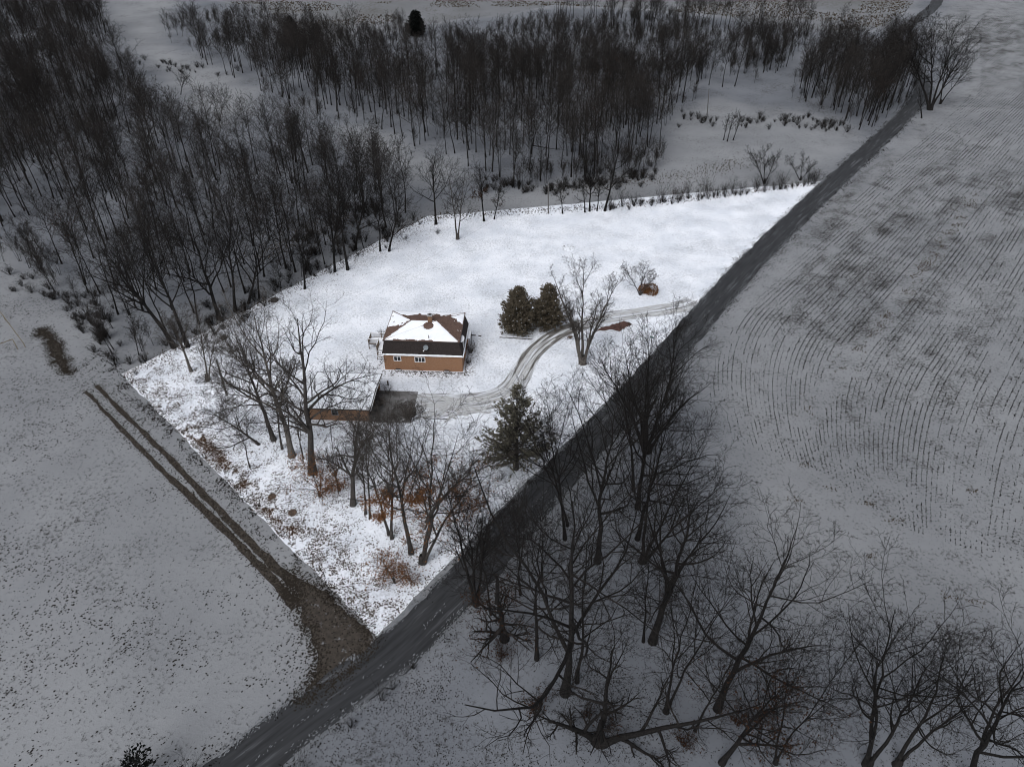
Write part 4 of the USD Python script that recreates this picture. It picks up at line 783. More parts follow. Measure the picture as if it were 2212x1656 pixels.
# ------------------------------------------------------------------ evergreens
def conifer(seed, H, Rb, n, size, peak=0.10, low=0.04, gaps=0.25, rag=0.35, cards=1.0, power=0.8):
    """Needle sprays along whorled boughs. Returns trunk mesh, bough mesh, needle mesh, snow mesh."""
    rng = np.random.default_rng(seed)
    TP, TR, TL = stem(rng, np.array([0, 0, -0.1]), np.array([0.1, 0.1, H * 0.98]), 0.022 * H + 0.04, 10, 0.004, 1, 0.08)
    z = low * H + (H * 0.985 - low * H) * rng.uniform(0, 1, n) ** 1.15; rel = (z / H)
    prof = Rb * np.where(rel < peak, 0.75 + 0.25 * rel / peak, ((1 - rel) / (1 - peak)) ** power)
    az = rng.uniform(0, 2 * np.pi, n); lob = 1 - rag * meshkit.fbm(np.stack([np.cos(az) * 1.6, np.sin(az) * 1.6, rel * 7], -1), 2, seed)
    L = np.maximum(prof * lob * rng.uniform(0.75, 1.2, n), 0.12)
    keep = meshkit.noise(np.stack([np.cos(az) * 2.2, np.sin(az) * 2.2, rel * 8], -1), seed + 3) > gaps; z, az, L, rel = z[keep], az[keep], L[keep], rel[keep]
    base = np.stack([np.interp(z, TP[:, 2], TP[:, 0]), np.interp(z, TP[:, 2], TP[:, 1]), z], 1)
    d = np.stack([np.cos(az), np.sin(az), 0.25 + 0.5 * rel], 1); BP = grow(rng, base, d, L, 5, 0.10, 0.02); BR = (0.010 + 0.012 * L)[:, None] * np.linspace(1, 0.3, 5)
    per = np.maximum(2, (L / size * 2.6 * cards).astype(int)); idx = np.repeat(np.arange(len(L)), per); t = rng.uniform(0.22, 1.04, len(idx)); f = np.clip(t, 0, 0.999) * 4; i = f.astype(int)
    C = BP[idx, i] + (BP[idx, i + 1] - BP[idx, i]) * (t * 4 - i)[:, None] + rng.normal(0, size * 0.45, (len(idx), 3))
    out = unit(np.stack([np.cos(az), np.sin(az), 0.2 + 0 * az], 1))[idx]; a = unit(out + rng.normal(0, 0.55, out.shape)); b2 = unit(np.cross(a, rng.normal(0, 1, a.shape))); s = size * rng.uniform(0.6, 1.2, (len(idx), 1))
    V = np.stack([C - a * s * 0.6, C + b2 * s * 0.42, C + a * s * 0.8, C - b2 * s * 0.42], 1); k = np.arange(len(idx)) * 4
    nd = V.reshape(-1, 3), np.concatenate([np.stack([k, k + 1, k + 2], 1), np.stack([k, k + 2, k + 3], 1)])
    pick = rng.random(len(idx)) < 0.02; Cs = C[pick] + [0, 0, 0.05]; m_ = len(Cs); sx = rng.uniform(0.05, 0.13, (m_, 1)); e1 = unit(rng.normal(0, 1, (m_, 3)) * [1, 1, 0.2]); e2 = np.cross([0, 0, 1.0], e1)
    Vs = np.stack([Cs - e1 * sx, Cs - e2 * sx, Cs + e1 * sx, Cs + e2 * sx], 1).reshape(-1, 3); k = np.arange(m_) * 4
    return tubes(TP[None], TR[None], 8), tubes(BP, BR, 3), nd, (Vs, np.concatenate([np.stack([k, k + 1, k + 2], 1), np.stack([k, k + 2, k + 3], 1)]))
def evergreen(name, label, uv, args, leaf, snow=True, bark='bark_oak'):
    o = at(*uv); t_ = thing(name, label, 'evergreen tree', o)
    tr, bo, nd, sn = conifer(*args)
    obj('trunk', tr, bark, t_, smooth=True); obj('boughs', bo, bark, t_); obj('needles', nd, leaf, t_)
    if snow: obj('snow', sn, 'clump_snow', t_)
    return t_
evergreen('cedar_tree', 'left and larger one of the two brownish cedars beside the driveway', (1117, 716), (11, 8.6, 4.9, 1100, 0.25, 0.24, 0.02, 0.12, 0.75, 1.1, 0.72), 'cedar_leaf')
evergreen('cedar_tree', 'right and paler one of the two brownish cedars, behind the multi-stemmed tree', (1181, 706), (12, 8.2, 4.8, 900, 0.25, 0.24, 0.02, 0.20, 0.75, 1.0, 0.72), 'cedar_leaf')
evergreen('pine_tree', 'big loose pine beside the road with grey green needles', (1114, 1012), (13, 14.0, 6.6, 400, 0.31, 0.16, 0.10, 0.46, 0.5, 0.72, 0.72), 'pine_leaf')
evergreen('spruce_tree', 'lone dark evergreen at the far meadow edge above the woods', (899, 78), (14, 9.0, 4.6, 700, 0.55, 0.15, 0.02, 0.05, 0.3, 1.0, 0.6), 'spruce_dark', False, 'bark_wet')
evergreen('spruce_tree', 'broad dark evergreen in the far top left woods', (632, 84), (15, 8.0, 3.5, 500, 0.5, 0.15, 0.02, 0.08, 0.3, 1.0, 0.6), 'spruce_dark', False, 'bark_wet')
evergreen('holly_tree', 'dark leafy evergreen peeping in at the bottom edge on the left', (318, 1692), (16, 5.4, 2.6, 130, 0.22, 0.4, 0.1, 0.42, 0.7, 0.6, 0.5), 'spruce_dark', False, 'bark_wet')

# ------------------------------------------------------------------ shrubs
def shrub_mesh(seed, h, w, stems=22, leaves=0, lsize=0.1, rt=0.008, sub=5):
    rng = np.random.default_rng(seed); az = rng.uniform(0, 6.28, stems); tl = rng.uniform(0.05, 1, stems) * w / h
    d = np.stack([np.cos(az) * tl, np.sin(az) * tl, np.ones(stems)], 1); base = np.stack([np.cos(az), np.sin(az), 0 * az], 1) * 0.12 * w * rng.uniform(0, 1, (stems, 1)) - [0, 0, 0.05]
    L = h * rng.uniform(0.55, 1.05, stems) * np.sqrt(1 + tl ** 2) * 0.9
    P = grow(rng, base, d, L, 6, 0.10, 0.0); R = np.full((stems, 1), rt * 2.2) * np.linspace(1, 0.35, 6)
    P2, R2, L2 = kids(rng, P, R, L, sub, 0.25, 1.0, (20, 55), 0.40, 0.6, 0.7, 4, 0.16, 0.02, rt)
    P3, R3, L3 = kids(rng, P2, R2, L2, 3, 0.2, 1.0, (20, 55), 0.5, 0.7, 0.7, 3, 0.16, 0.0, rt * 0.8)
    lf = leaves_at(rng, np.concatenate([P2.reshape(-1, 3), P3.reshape(-1, 3)]), lsize, leaves, 0.1) if leaves else None
    return tubes(P, R, 4), join([tubes(P2, R2, 3), ribbons(P3, R3, seed)]), lf
def shrub(name, label, uv, seed, h, w, wood, leaf=None, leaves=0, stems=22, loc=None, group=None, rt=0.008, lsize=0.1):
    t_ = thing(name, label, 'shrub', at(*uv) if loc is None else loc, 0, group)
    s1, s2, lf = shrub_mesh(seed, h, w, stems, leaves, lsize, rt)
    obj('stems', s1, wood, t_); obj('twigs', s2, wood, t_)
    if lf is not None: obj('dead_leaves', lf, leaf, t_)
    return t_
def ball_bush(label, uv, r, seed):
    rng = np.random.default_rng(seed); t_ = thing('round_bush', label, 'bush', at(*uv))
    n = 1500; d = unit(rng.normal(0, 1, (n, 3))) * (r * rng.uniform(0.72, 1.0, (n, 1)) ** 0.6) * (0.85 + 0.3 * meshkit.noise(unit(rng.normal(0, 1, (n, 3))) * 2, seed))[:, None]
    d[:, 2] = np.abs(d[:, 2] + 0.55 * r) * 0.92
    obj('foliage', leaves_at(rng, d, 0.12, n, 0.02), 'bush_leaf', t_); s1, s2, _ = shrub_mesh(seed, r * 1.2, r * 0.9, 16); obj('stems', s1, 'bark_oak', t_)
ball_bush('right and larger one of two round rusty bushes by the small tree', (1405, 633), 1.35, 5)
ball_bush('left and smaller one of two round rusty bushes by the small tree', (1390, 630), 1.05, 6)
shrub('bare_shrub', 'small bare shrub below the big pine near the road', (1082, 1037), 21, 1.9, 1.3, 'bark_oak', stems=14)
shrub('bare_shrub', 'leafy brown shrub against the right side of the house', (1016, 763), 22, 2.0, 1.3, 'bark_oak', 'litter_leaf', 200, 22)
shrub('bare_shrub', 'low twiggy shrub by the front right corner of the house', (1012, 785), 23, 1.2, 0.9, 'bark_oak', stems=18)
shrub('bare_shrub', 'twiggy shrub behind the deck by the house wall', (825, 722), 24, 1.3, 1.2, 'bark_oak', stems=18)
shrub('bare_shrub', 'big snow-dusted brown leafed shrub beside the garage doors', (823, 876), 25, 1.9, 1.9, 'bark_oak', 'litter_leaf', 420, 26, lsize=0.07)
shrub('bare_shrub', 'brown leaf heaped shrub at the back corner of the garage', (812, 852), 26, 1.0, 0.7, 'bark_oak', 'litter_leaf', 160, 12, lsize=0.07)
shrub('bare_shrub', 'wide dark tangle of bare shrub over the lower apron', (878, 905), 27, 2.6, 2.4, 'bark_oak', 'litter_leaf', 350, 34, rt=0.01)
shrub('bare_shrub', 'grey twiggy shrub at the top edge of the apron', (835, 850), 28, 1.6, 2.0, 'bark_oak', None, 0, 30)
shrub('bare_shrub', 'dark leafless shrub on the snow left of the leaning trees', (480, 905), 29, 1.8, 2.4, 'bark_oak', None, 0, 34)
for k, (u, v, h) in enumerate(((822, 1512, 2.6), (849, 1487, 1.6), (892, 1443, 1.4), (758, 1571, 1.6), (412, 1668, 3.0), (648, 1668, 3.2))):
    shrub('bare_shrub', ['thin bare shrub right of the road, largest of the four along its lower verge', 'tiny bare shrub at the verge just above the largest one', 'uppermost small shrub on the lower road verge', 'lowest small shrub on the lower road verge', 'bare shrub at the bottom edge beside the dark evergreen', 'bare shrub at the bottom edge right of the road'][k], (u, v), 60 + k, h, h * 0.6, 'twig_brown', None, 0, 12)
for k, (u, v, h, lv) in enumerate(((1150, 1535, 2.6, 700), (1082, 1418, 2.0, 420), (1475, 1610, 2.2, 360), (1590, 1560, 2.6, 600), (1310, 1570, 2.4, 200), (1265, 1545, 1.8, 120), (1440, 1300, 1.8, 160))):
    shrub('leafy_shrub', ['biggest rusty leaved shrub left of the huge low oak', 'rusty leaved shrub at the foot of the snapped trunk', 'rusty shrub right of the huge low oak near the bottom edge', 'rusty shrub at the foot of the long leaning tree', 'dark shrub behind the huge low oak', 'dark small shrub below the thick trunked oak', 'small brown shrub in the middle of the grove'][k], (u, v), 170 + k, h, h * 0.9, 'twig_brown', 'dark_leaf', lv, 20)
# hedge of brush along the back fence row
rng = np.random.default_rng(77)
hedge_lab = 'dark brown brush shrub in the hedge along the back fence row'
for k in range(46):
    u = 1312 + 9.9 * k + rng.uniform(-9, 9); v = 455 - (u - 1312) * (455 - 398) / 440 + rng.uniform(-5, 5); h = rng.choice([1.4, 2.2, 3.2, 4.6]) * rng.uniform(0.85, 1.2)
    rust = k in (14, 15, 22)
    shrub('hedge_shrub', 'rusty leaved shrub among the dark brush of the back fence row' if rust else hedge_lab, (u, v), 80 + k, h, h * 0.34 + 0.4, 'twig_brown', 'dark_leaf' if rust else 'brush_brown', 260 if rust else 50, 13, group='rusty hedge shrubs' if rust else 'brush shrubs along the back fence row', rt=0.012)
rng = np.random.default_rng(78)
left_lab = 'dark bare brush shrub under the trees of the left fence row'
for k in range(18):
    s_ = (k + rng.uniform(0.1, 0.9)) / 18; u = 300 + (915 - 300) * s_; v = 785 + (470 - 785) * s_ + rng.uniform(-14, 4); h = rng.uniform(1.2, 2.8)
    shrub('brush_shrub', left_lab, (u, v), 130 + k, h, h * 0.6, 'twig_brown', 'brush_brown', 60, 16, group='brush shrubs under the left fence row', rt=0.012)

# ------------------------------------------------------------------ woodland
WOODS = [   # outline of the trees' feet, share of area per tree, label, group
    ([(-260, 150), (40, 95), (110, 105), (195, 125), (255, 150), (310, 165), (360, 215), (410, 275), (470, 300), (560, 310), (660, 335), (740, 385), (830, 395), (900, 430), (905, 462), (800, 520), (660, 600), (560, 640), (470, 690), (350, 735), (270, 700), (190, 640), (100, 600), (-30, 520), (-260, 560)], 29, 'bare dark tree in the wide woods left of the lot', 'woodland trees left of the lot', 90),
    ([(345, 125), (420, 120), (560, 125), (700, 135), (860, 150), (1000, 170), (1200, 165), (1400, 150), (1560, 130), (1690, 125), (1720, 135), (1640, 175), (1500, 205), (1450, 240), (1432, 300), (1420, 350), (1330, 380), (1180, 392), (1090, 400), (1000, 365), (960, 340), (900, 325), (850, 290), (780, 270), (680, 262), (560, 200), (450, 165)], 25, 'bare dark tree in the dense woods behind the back fence row', 'woodland trees behind the fence row', 130),
    ([(1712, 190), (1770, 150), (1850, 130), (1930, 140), (1968, 165), (1968, 205), (1930, 235), (1890, 270), (1860, 288), (1800, 250), (1730, 225)], 13, 'bare dark tree in the thicket left of the far road bend', 'thicket trees at the far road bend', 60),
    ([(-300, 10), (150, 20), (235, 55), (225, 95), (120, 92), (0, 75), (-300, 95)], 26, 'bare tree in the far top left woods', 'far woodland trees at top left', 12),
    ([(1190, 30), (1300, 35), (1480, 45), (1640, 48), (1780, 70), (1720, 85), (1560, 80), (1330, 75), (1210, 60)], 40, 'bare tree in the loose far row above the dense woods', 'far row of trees above the woods', 8)]
CLEAR = unary_union([uvpoly(p) for p in ([(240, -40), (395, -30), (345, 85), (440, 140), (560, 205), (605, 290), (565, 345), (450, 345), (360, 290), (300, 215), (262, 150), (245, 60)], [(735, 285), (785, 278), (840, 295), (905, 335), (1000, 345), (1010, 440), (900, 445), (840, 410), (780, 370), (740, 330)])])
protos = []
for k in range(12):
    r_ = np.random.default_rng(500 + k); H = r_.uniform(13, 18); lean = r_.normal(0, 0.7, 2)
    tp_ = np.array([lean[0], lean[1], H]); sts = [((0, 0, -0.3), tp_, r_.uniform(0.12, 0.2))]
    if k % 5 == 4: sts.append(((0.2, 0.1, -0.3), tp_ * [1, 1, 0.9] + [1.6, 0.8, 0], 0.11))
    protos.append(tree_parts(520 + k, sts, 'forest' if k % 3 else 'tall', 0.80, False, (140, 0.2, 0.9, 0.15) if k in (3, 8) else None, 1.15, rt=0.0175))
spots = []
rng = np.random.default_rng(9)
for wi, (pl, area, lab, grp, cap) in enumerate(WOODS):
    P_ = uvpoly(pl).buffer(0).difference(CLEAR); x0, y0, x1, y1 = P_.bounds; shapely.prepare(P_)
    n = int((x1 - x0) * (y1 - y0) / area); q = rng.uniform((x0, y0), (x1, y1), (n, 2))
    q = q[shapely.contains_xy(P_, q[:, 0], q[:, 1])]; q = q[nz(q[:, 0], q[:, 1], 16, 60 + wi, 3) > 0.37]
    q = q[np.argsort(q[:, 1] + 0.15 * np.abs(q[:, 0]))]
    keep = []
    for p in q:                                           # at least 2 m apart
        if not keep or np.min(np.sum((np.array(keep[-60:]) - p) ** 2, 1)) > 3.0: keep.append(p)
    spots.append(np.array(keep))
first, rest = {}, []
for wi, (pl, area, lab, grp, cap) in enumerate(WOODS):
    q = spots[wi]
    front = q[np.hypot(q[:, 0], q[:, 1]).argsort()]
    infr = np.abs(front[:, 0]) < 0.74 * (front[:, 1] * _c + CAM_H * _s)
    ind, oth = front[infr][:cap], np.vstack([front[infr][cap:], front[~infr]])
    for p in ind:
        k = int(rng.integers(0, 12)); loc = (p[0], p[1], float(hgt(*p))); rz = rng.uniform(0, 360); s_ = rng.uniform(0.78, 1.12); sc = (s_, s_, s_ * rng.uniform(0.9, 1.1))
        if k not in first:
            first[k] = build_tree('woodland_tree', lab, 'tree', loc, protos[k], WOOD, grp, rz); first[k].GetPrim().GetAttribute('xformOp:scale').Set(Gf.Vec3f(*map(float, sc)))
        else: copy(first[k], loc, rz, sc, lab, grp)
    rest.append(oth)
def instancer(name, places, protomeshes, label, cat, smin, smax, seed, zoff=0.0):
    """Many alike things nobody could count, as one object."""
    rng = np.random.default_rng(seed); pi = UsdGeom.PointInstancer.Define(stage, numbered('/World/' + name)); base = str(pi.GetPath()); rel = pi.CreatePrototypesRel()
    for k, parts in enumerate(protomeshes):
        x = UsdGeom.Xform.Define(stage, f'{base}/prototype_{k:03d}'); rel.AddTarget(x.GetPath())
        for nm, mesh, mat in parts: usdkit.mesh(stage, f'{x.GetPath()}/{nm}', mesh, M[mat])
    n = len(places); z = hgt(places[:, 0], places[:, 1]) + zoff; a = rng.uniform(0, np.pi, n); s = rng.uniform(smin, smax, n)
    pi.CreatePositionsAttr(Vt.Vec3fArray.FromNumpy(np.column_stack([places, z]).astype(np.float32)))
    pi.CreateOrientationsAttr(Vt.QuathArray([Gf.Quath(float(math.cos(x)), 0, 0, float(math.sin(x))) for x in a]))
    pi.CreateScalesAttr(Vt.Vec3fArray.FromNumpy(np.repeat(s[:, None], 3, 1).astype(np.float32)))
    pi.CreateProtoIndicesAttr(Vt.IntArray.FromNumpy(rng.integers(0, len(protomeshes), n).astype(np.int32)))
    tag(pi, label, cat, kind='stuff'); return pi
rest = np.vstack(rest)
instancer('far_woodland', rest, [[('trunk', join(p[0][1]), 'bark_wet'), ('crown', join(p[1][1]), 'wood_twig')] for p in protos[:5]], 'mass of bare dark trees deep in the woods', 'woodland', 0.78, 1.12, 3)
# young growth under and between the big trees, and scrub beyond them
sap = []
for k in range(5):
    r_ = np.random.default_rng(560 + k); H = r_.uniform(4.5, 8.0); p = tree_parts(570 + k, [((0, 0, -0.2), (r_.normal(0, 0.5), r_.normal(0, 0.5), H), r_.uniform(0.05, 0.08)), ((0.2, 0.1, -0.2), (r_.normal(0.6, 0.5), r_.normal(0, 0.6), H * 0.8), 0.04)], 'forest', 0.6, False, None, 1.5, rt=0.015)
    sap.append([('trunk', join(p[0][1]), 'bark_wet'), ('crown', join(p[1][1]), 'wood_twig')])
yp = []
rng = np.random.default_rng(14)
for wi, (pl, area, lab, grp, cap) in enumerate(WOODS[:4]):
    P_ = uvpoly(pl).buffer(2.0).difference(CLEAR); shapely.prepare(P_); x0, y0, x1, y1 = P_.bounds
    q = rng.uniform((x0, y0), (x1, y1), (int((x1 - x0) * (y1 - y0) / 34), 2)); q = q[shapely.contains_xy(P_, q[:, 0], q[:, 1])]
    yp.append(q[nz(q[:, 0], q[:, 1], 18, 90 + wi, 3) > (0.50 if wi != 2 else 0.40)])
for pl, n, th_ in (([(950, 95), (1150, 60), (1400, 40), (1760, 72), (1690, 150), (1400, 185), (1000, 195)], 1900, 0.46), ([(340, 55), (560, 30), (700, 50), (900, 68), (950, 105), (600, 128), (380, 118)], 700, 0.44), ([(-80, 470), (20, 480), (120, 560), (190, 630), (120, 648), (60, 600), (-60, 560)], 130, 0.2), ([(195, 700), (235, 690), (300, 740), (330, 765), (270, 802), (235, 770)], 24, 0.3), ([(1090, 398), (1180, 385), (1330, 372), (1420, 350), (1410, 372), (1330, 395), (1180, 412), (1110, 410)], 150, 0.3)):
    P_ = uvpoly(pl); shapely.prepare(P_); x0, y0, x1, y1 = P_.bounds; q = rng.uniform((x0, y0), (x1, y1), (n, 2)); q = q[shapely.contains_xy(P_, q[:, 0], q[:, 1])]; yp.append(q[nz(q[:, 0], q[:, 1], 16, 99, 3) > th_])
instancer('young_woodland', np.vstack(yp), sap, 'thin dark saplings and scrub growing under and beyond the big trees', 'saplings', 0.5, 1.15, 6)
bp = []
for line, n, sp in (([(1060, 400), (1110, 408), (1180, 412), (1260, 405), (1330, 392), (1400, 372)], 90, 2.2), ([(1480, 270), (1560, 262), (1650, 270), (1720, 262), (1800, 285)], 70, 3.5), ([(60, 590), (110, 640), (150, 655), (220, 700)], 32, 2.5), ([(215, 690), (235, 770), (270, 800)], 20, 1.6), ([(440, 700), (560, 640), (700, 570), (860, 490)], 60, 4.0), ([(640, 540), (760, 470), (800, 440)], 60, 3), ([(300, 140), (400, 150), (480, 165)], 30, 3)):
    c = spline(at2(line), 1.0); bp.append(c[rng.integers(0, len(c), n)] + rng.normal(0, sp, (n, 2)))
brush = []
for k in range(5):
    s1, s2, lf = shrub_mesh(700 + k, 2.2, 1.5, 18, 60, 0.12, 0.013, 5); brush.append([('stems', s1, 'bark_wet'), ('twigs', s2, 'twig_brown'), ('leaves', lf, 'brush_brown')])
instancer('undergrowth', np.vstack(bp), brush, 'dark brown undergrowth at the feet of the woods', 'undergrowth', 0.4, 1.15, 5)

# ------------------------------------------------------------------ ground cover: stubble, clods, leaves
def tufts(pts, h, w, seed, lift=0.02):
    """Each place a pair of crossed slivers standing in the snow."""
    rng = np.random.default_rng(seed); n = len(pts); a = rng.uniform(0, np.pi, n); z = hgt(pts[:, 0], pts[:, 1]) + lift
    hh = h * rng.uniform(0.5, 1.3, n); ww = w * rng.uniform(0.5, 1.4, n); ln = rng.normal(0, 0.5, (n, 2)) * hh[:, None]
    V = []
    for k in (0, 1):
        dx, dy = np.cos(a + k * 1.4) * ww, np.sin(a + k * 1.4) * ww
        V.append(np.stack([np.stack([pts[:, 0] - dx, pts[:, 1] - dy, z], 1), np.stack([pts[:, 0] + dx, pts[:, 1] + dy, z], 1), np.stack([pts[:, 0] + ln[:, 0], pts[:, 1] + ln[:, 1], z + hh], 1)], 1))
    V = np.stack(V, 1).reshape(-1, 3); return V, np.arange(len(V)).reshape(-1, 3)
def specks(pts, s, seed, lift=0.03, asp=0.5, dirn=None):
    """Flat bits lying on the snow, each tilted a little."""
    rng = np.random.default_rng(seed); n = len(pts); a = rng.uniform(0, np.pi, n) if dirn is None else dirn + rng.normal(0, 0.5, n); ss = s * rng.uniform(0.45, 1.5, n); z = hgt(pts[:, 0], pts[:, 1]) + lift
    d = np.stack([np.cos(a), np.sin(a)], 1) * ss[:, None]; e_ = np.stack([-np.sin(a), np.cos(a)], 1) * ss[:, None] * asp * rng.uniform(0.6, 1.4, (n, 1)); t = rng.uniform(0, 0.35, n) * ss
    q = lambda xy, zz: np.column_stack([xy, zz])
    V = np.stack([q(pts - d, z), q(pts - e_, z + t * 0.2), q(pts + d, z + t), q(pts + e_, z + t * 0.6)], 1).reshape(-1, 3); k = np.arange(n) * 4
    return V, np.concatenate([np.stack([k, k + 1, k + 2], 1), np.stack([k, k + 2, k + 3], 1)])
def view_ok(p, lo=0.78): return (np.abs(p[:, 0]) < lo * (p[:, 1] * _c + CAM_H * _s)) & (p[:, 1] > 22)
rng = np.random.default_rng(31)
rows_poly = Polygon(at2([(1560, 742), (1640, 640), (1760, 520), (1900, 380), (2010, 290), (2090, 210), (2120, 160)]) + [(300, 560), (420, 420), (240, 60)] + at2([(2290, 1290), (2175, 1234), (2076, 1181), (1936, 1135), (1878, 1094), (1785, 1024), (1633, 973), (1577, 947), (1530, 862)])).buffer(0)
shapely.prepare(rows_poly)
th = math.radians(49.3); dr, dn = np.array([math.cos(th), math.sin(th)]), np.array([math.sin(th), -math.cos(th)])
o_ = at(1560, 745)[:2]
R0 = []
for k in range(-40, 430):
    s_ = np.arange(-160, 430, 0.15); s_ = s_ + rng.uniform(-0.07, 0.07, len(s_)); kk = k * 0.76
    s_ = s_[rng.random(len(s_)) < np.clip(0.55 + 1.6 * (nz(np.full(len(s_), k * 0.9), s_ / 40, 1.0, 48, 2) - 0.42), 0.1, 1)]
    turn = 0.011 * np.clip(16 - s_, 0, 60) ** 2 * math.exp(-(kk / 34.0) ** 2)                     # the rows swing round with the headland
    R0.append(o_ + dr * s_[:, None] + dn * (kk + turn + rng.normal(0, 0.03, len(s_)) + 1.2 * (nz(s_, 0 * s_ + 3, 45, 2, 2) - 0.5))[:, None])
R0 = np.vstack(R0); R0 = R0[view_ok(R0)]; R0 = R0[shapely.contains_xy(rows_poly, R0[:, 0], R0[:, 1])]
band = np.array(at2([(1730, 910), (1831, 779), (2025, 538), (2110, 420)])); bl = LineString(band)
dist = shapely.distance(shapely.points(R0[:, 0], R0[:, 1]), bl)
dens = nz(R0[:, 0], R0[:, 1], 16, 45, 3); al, ac = R0 @ dr, R0 @ dn; fine = nz(al / 6, ac, 0.9, 43, 2); bb_ = bare(R0[:, 0], R0[:, 1])
keepr = (rng.random(len(R0)) < np.clip(0.55 + 2.0 * (dens - 0.42) + 0.4 * bb_, 0.12, 0.95)) & (fine > 0.40) & (dist > 1.6)
R0 = R0[keepr]
rd = np.hypot(R0[:, 0], R0[:, 1]); thin = rng.random(len(R0)) < np.clip(150 / rd, 0.35, 1); R0 = R0[thin]
tag(obj('crop_stubble', tufts(R0, 0.16, 0.085, 1), 'stubble_row'), 'rows of dark cut stubble across the right field', 'stubble', kind='stuff')
# clods and residue between the rows, thicker where the snow has gone
q = rng.uniform((30, 40), (260, 330), (420000, 2)); q = q[view_ok(q)]; q = q[shapely.contains_xy(rows_poly, q[:, 0], q[:, 1])]
dk = bare(q[:, 0], q[:, 1]) + 0.5 * (nz(q[:, 0], q[:, 1], 3, 44, 2) - 0.5); q = q[rng.random(len(q)) < np.clip(dk * 0.9 + 0.08, 0.06, 1)]; q = q[:100000]
tag(obj('field_residue', specks(q, 0.085, 6, dirn=th), 'stubble'), 'dark crop residue scattered between the stubble rows', 'crop residue', kind='stuff')
q = np.array(bl.segmentize(0.5).coords); q = np.repeat(q, 12, 0) + rng.normal(0, 1.1, (len(q) * 12, 2)); q = q[nz(q[:, 0], q[:, 1], 1.8, 47, 3) > 0.54]
c2 = np.array([at(u, v)[:2] for u, v in ((1796, 1055), (1873, 1087), (1880, 1203), (1735, 1005), (2050, 1290), (2100, 1060), (1935, 1125), (1720, 1080), (2110, 1300), (1700, 1390))]); c2 = np.repeat(c2, 20, 0) + rng.normal(0, 0.4, (len(c2) * 20, 2)) * [1.5, 0.7]
tag(obj('dry_grass', tufts(np.vstack([q, c2]), 0.26, 0.07, 8), 'dry_grass'), 'tan dry grass tussocks in a strip through the right field', 'grass', kind='stuff')
# left field clods
q = rng.uniform((-200, 20), (0, 160), (520000, 2)); q = q[view_ok(q)]; shapely.prepare(left_field); q = q[shapely.contains_xy(left_field, q[:, 0], q[:, 1])]
dd = nz(q[:, 0], q[:, 1], 14, 51, 3) * 0.6 + nz(q[:, 0], q[:, 1], 1.3, 52, 2) * 0.5; q = q[rng.random(len(q)) < np.clip((dd - 0.51) * 3.0, 0.012, 1)]
tag(obj('stubble_clods', specks(q, 0.10, 9, dirn=math.radians(20), asp=0.55), 'stubble'), 'dark stubble and clods poking through snow of the left field', 'stubble', kind='stuff')
# mud thrown out along the ruts, and dark weeds along the lot's left border
q = np.vstack([np.repeat(c, 26, 0) + rng.normal(0, sg, (len(c) * 26, 2)) for c, sg in ((rl, 0.42), (rr, 0.42), (outline(flare), 0.55), (outline(pud), 0.5))])
tag(obj('mud_clods', specks(q, 0.10, 17, 0.045, 0.6), 'mud'), 'dark mud crumbs along the wheel ruts and track edges', 'mud', kind='stuff')
c = np.array(LineString(at2([(205, 765), (240, 800), (300, 860), (440, 1000), (620, 1182), (760, 1325)])).segmentize(0.3).coords); q = np.repeat(c, 16, 0) + rng.normal(0, 0.9, (len(c) * 16, 2)); q = q[nz(q[:, 0], q[:, 1], 1.3, 78, 3) > 0.50]
tag(obj('border_weeds', tufts(q, 0.22, 0.07, 18), 'litter_dark'), 'dark dead weeds along the left border of the lot', 'weeds', kind='stuff')
# verge and grove floor, right field's near end
grove = Polygon(at2([(1000, 1320), (1400, 900), (1560, 880), (1650, 1180), (1800, 1300), (2300, 1350), (2300, 1760), (560, 1700), (760, 1540)])).buffer(0); shapely.prepare(grove)
q = rng.uniform((-60, 20), (90, 90), (420000, 2)); q = q[view_ok(q)]; q = q[shapely.contains_xy(grove, q[:, 0], q[:, 1])]
dd = nz(q[:, 0], q[:, 1], 9, 55, 3) * 0.6 + nz(q[:, 0], q[:, 1], 1.1, 56, 2) * 0.5; q = q[rng.random(len(q)) < np.clip((dd - 0.47) * 3.0, 0.02, 1)]
tag(obj('grove_litter', specks(q, 0.075, 10, asp=0.4), 'stubble'), 'dark leaf litter and grass under the roadside grove', 'leaf litter', kind='stuff')
# leaf litter on the lot: thick along its left border and under the oaks
shapely.prepare(lot)
q = rng.uniform((-62, 42), (0, 150), (500000, 2)); q = q[shapely.contains_xy(lot, q[:, 0], q[:, 1])]
e0, e1 = np.array(at2([(262, 808)])[0]), np.array(at2([(815, 1372)])[0]); ed = unit(e1 - e0); en = np.array([-ed[1], ed[0]]); dist = np.abs((q - e0) @ en); al = (q - e0) @ ed
d2 = LineString([at2([(262, 808)])[0], at2([(922, 468)])[0]]); dist2 = shapely.distance(shapely.points(q[:, 0], q[:, 1]), d2)
woody = sstep(26, 8, dist) * 0.30 + sstep(6.5, 0.8, dist + 5 * (nz(al, dist, 6, 61, 2) - 0.5)) * 0.9 + sstep(9, 0, dist2) * 0.22
pat = nz(q[:, 0], q[:, 1], 1.0, 62, 3); p_ = woody * np.clip((pat - 0.38) * 4, 0.0, 1.6)
q = q[rng.random(len(q)) < p_]
w0 = hw(0, 0)[:2]; k = rng.uniform(0, 1, (900, 2)); wl = np.array([hw(-0.3 + 13.2 * a, -0.25 - 1.5 * b_ ** 2)[:2] for a, b_ in k]); k = rng.uniform(0, 1, (300, 2)); wr = np.array([hw(12.5 + 1.8 * b_ ** 2, -1 + 7 * a)[:2] for a, b_ in k])
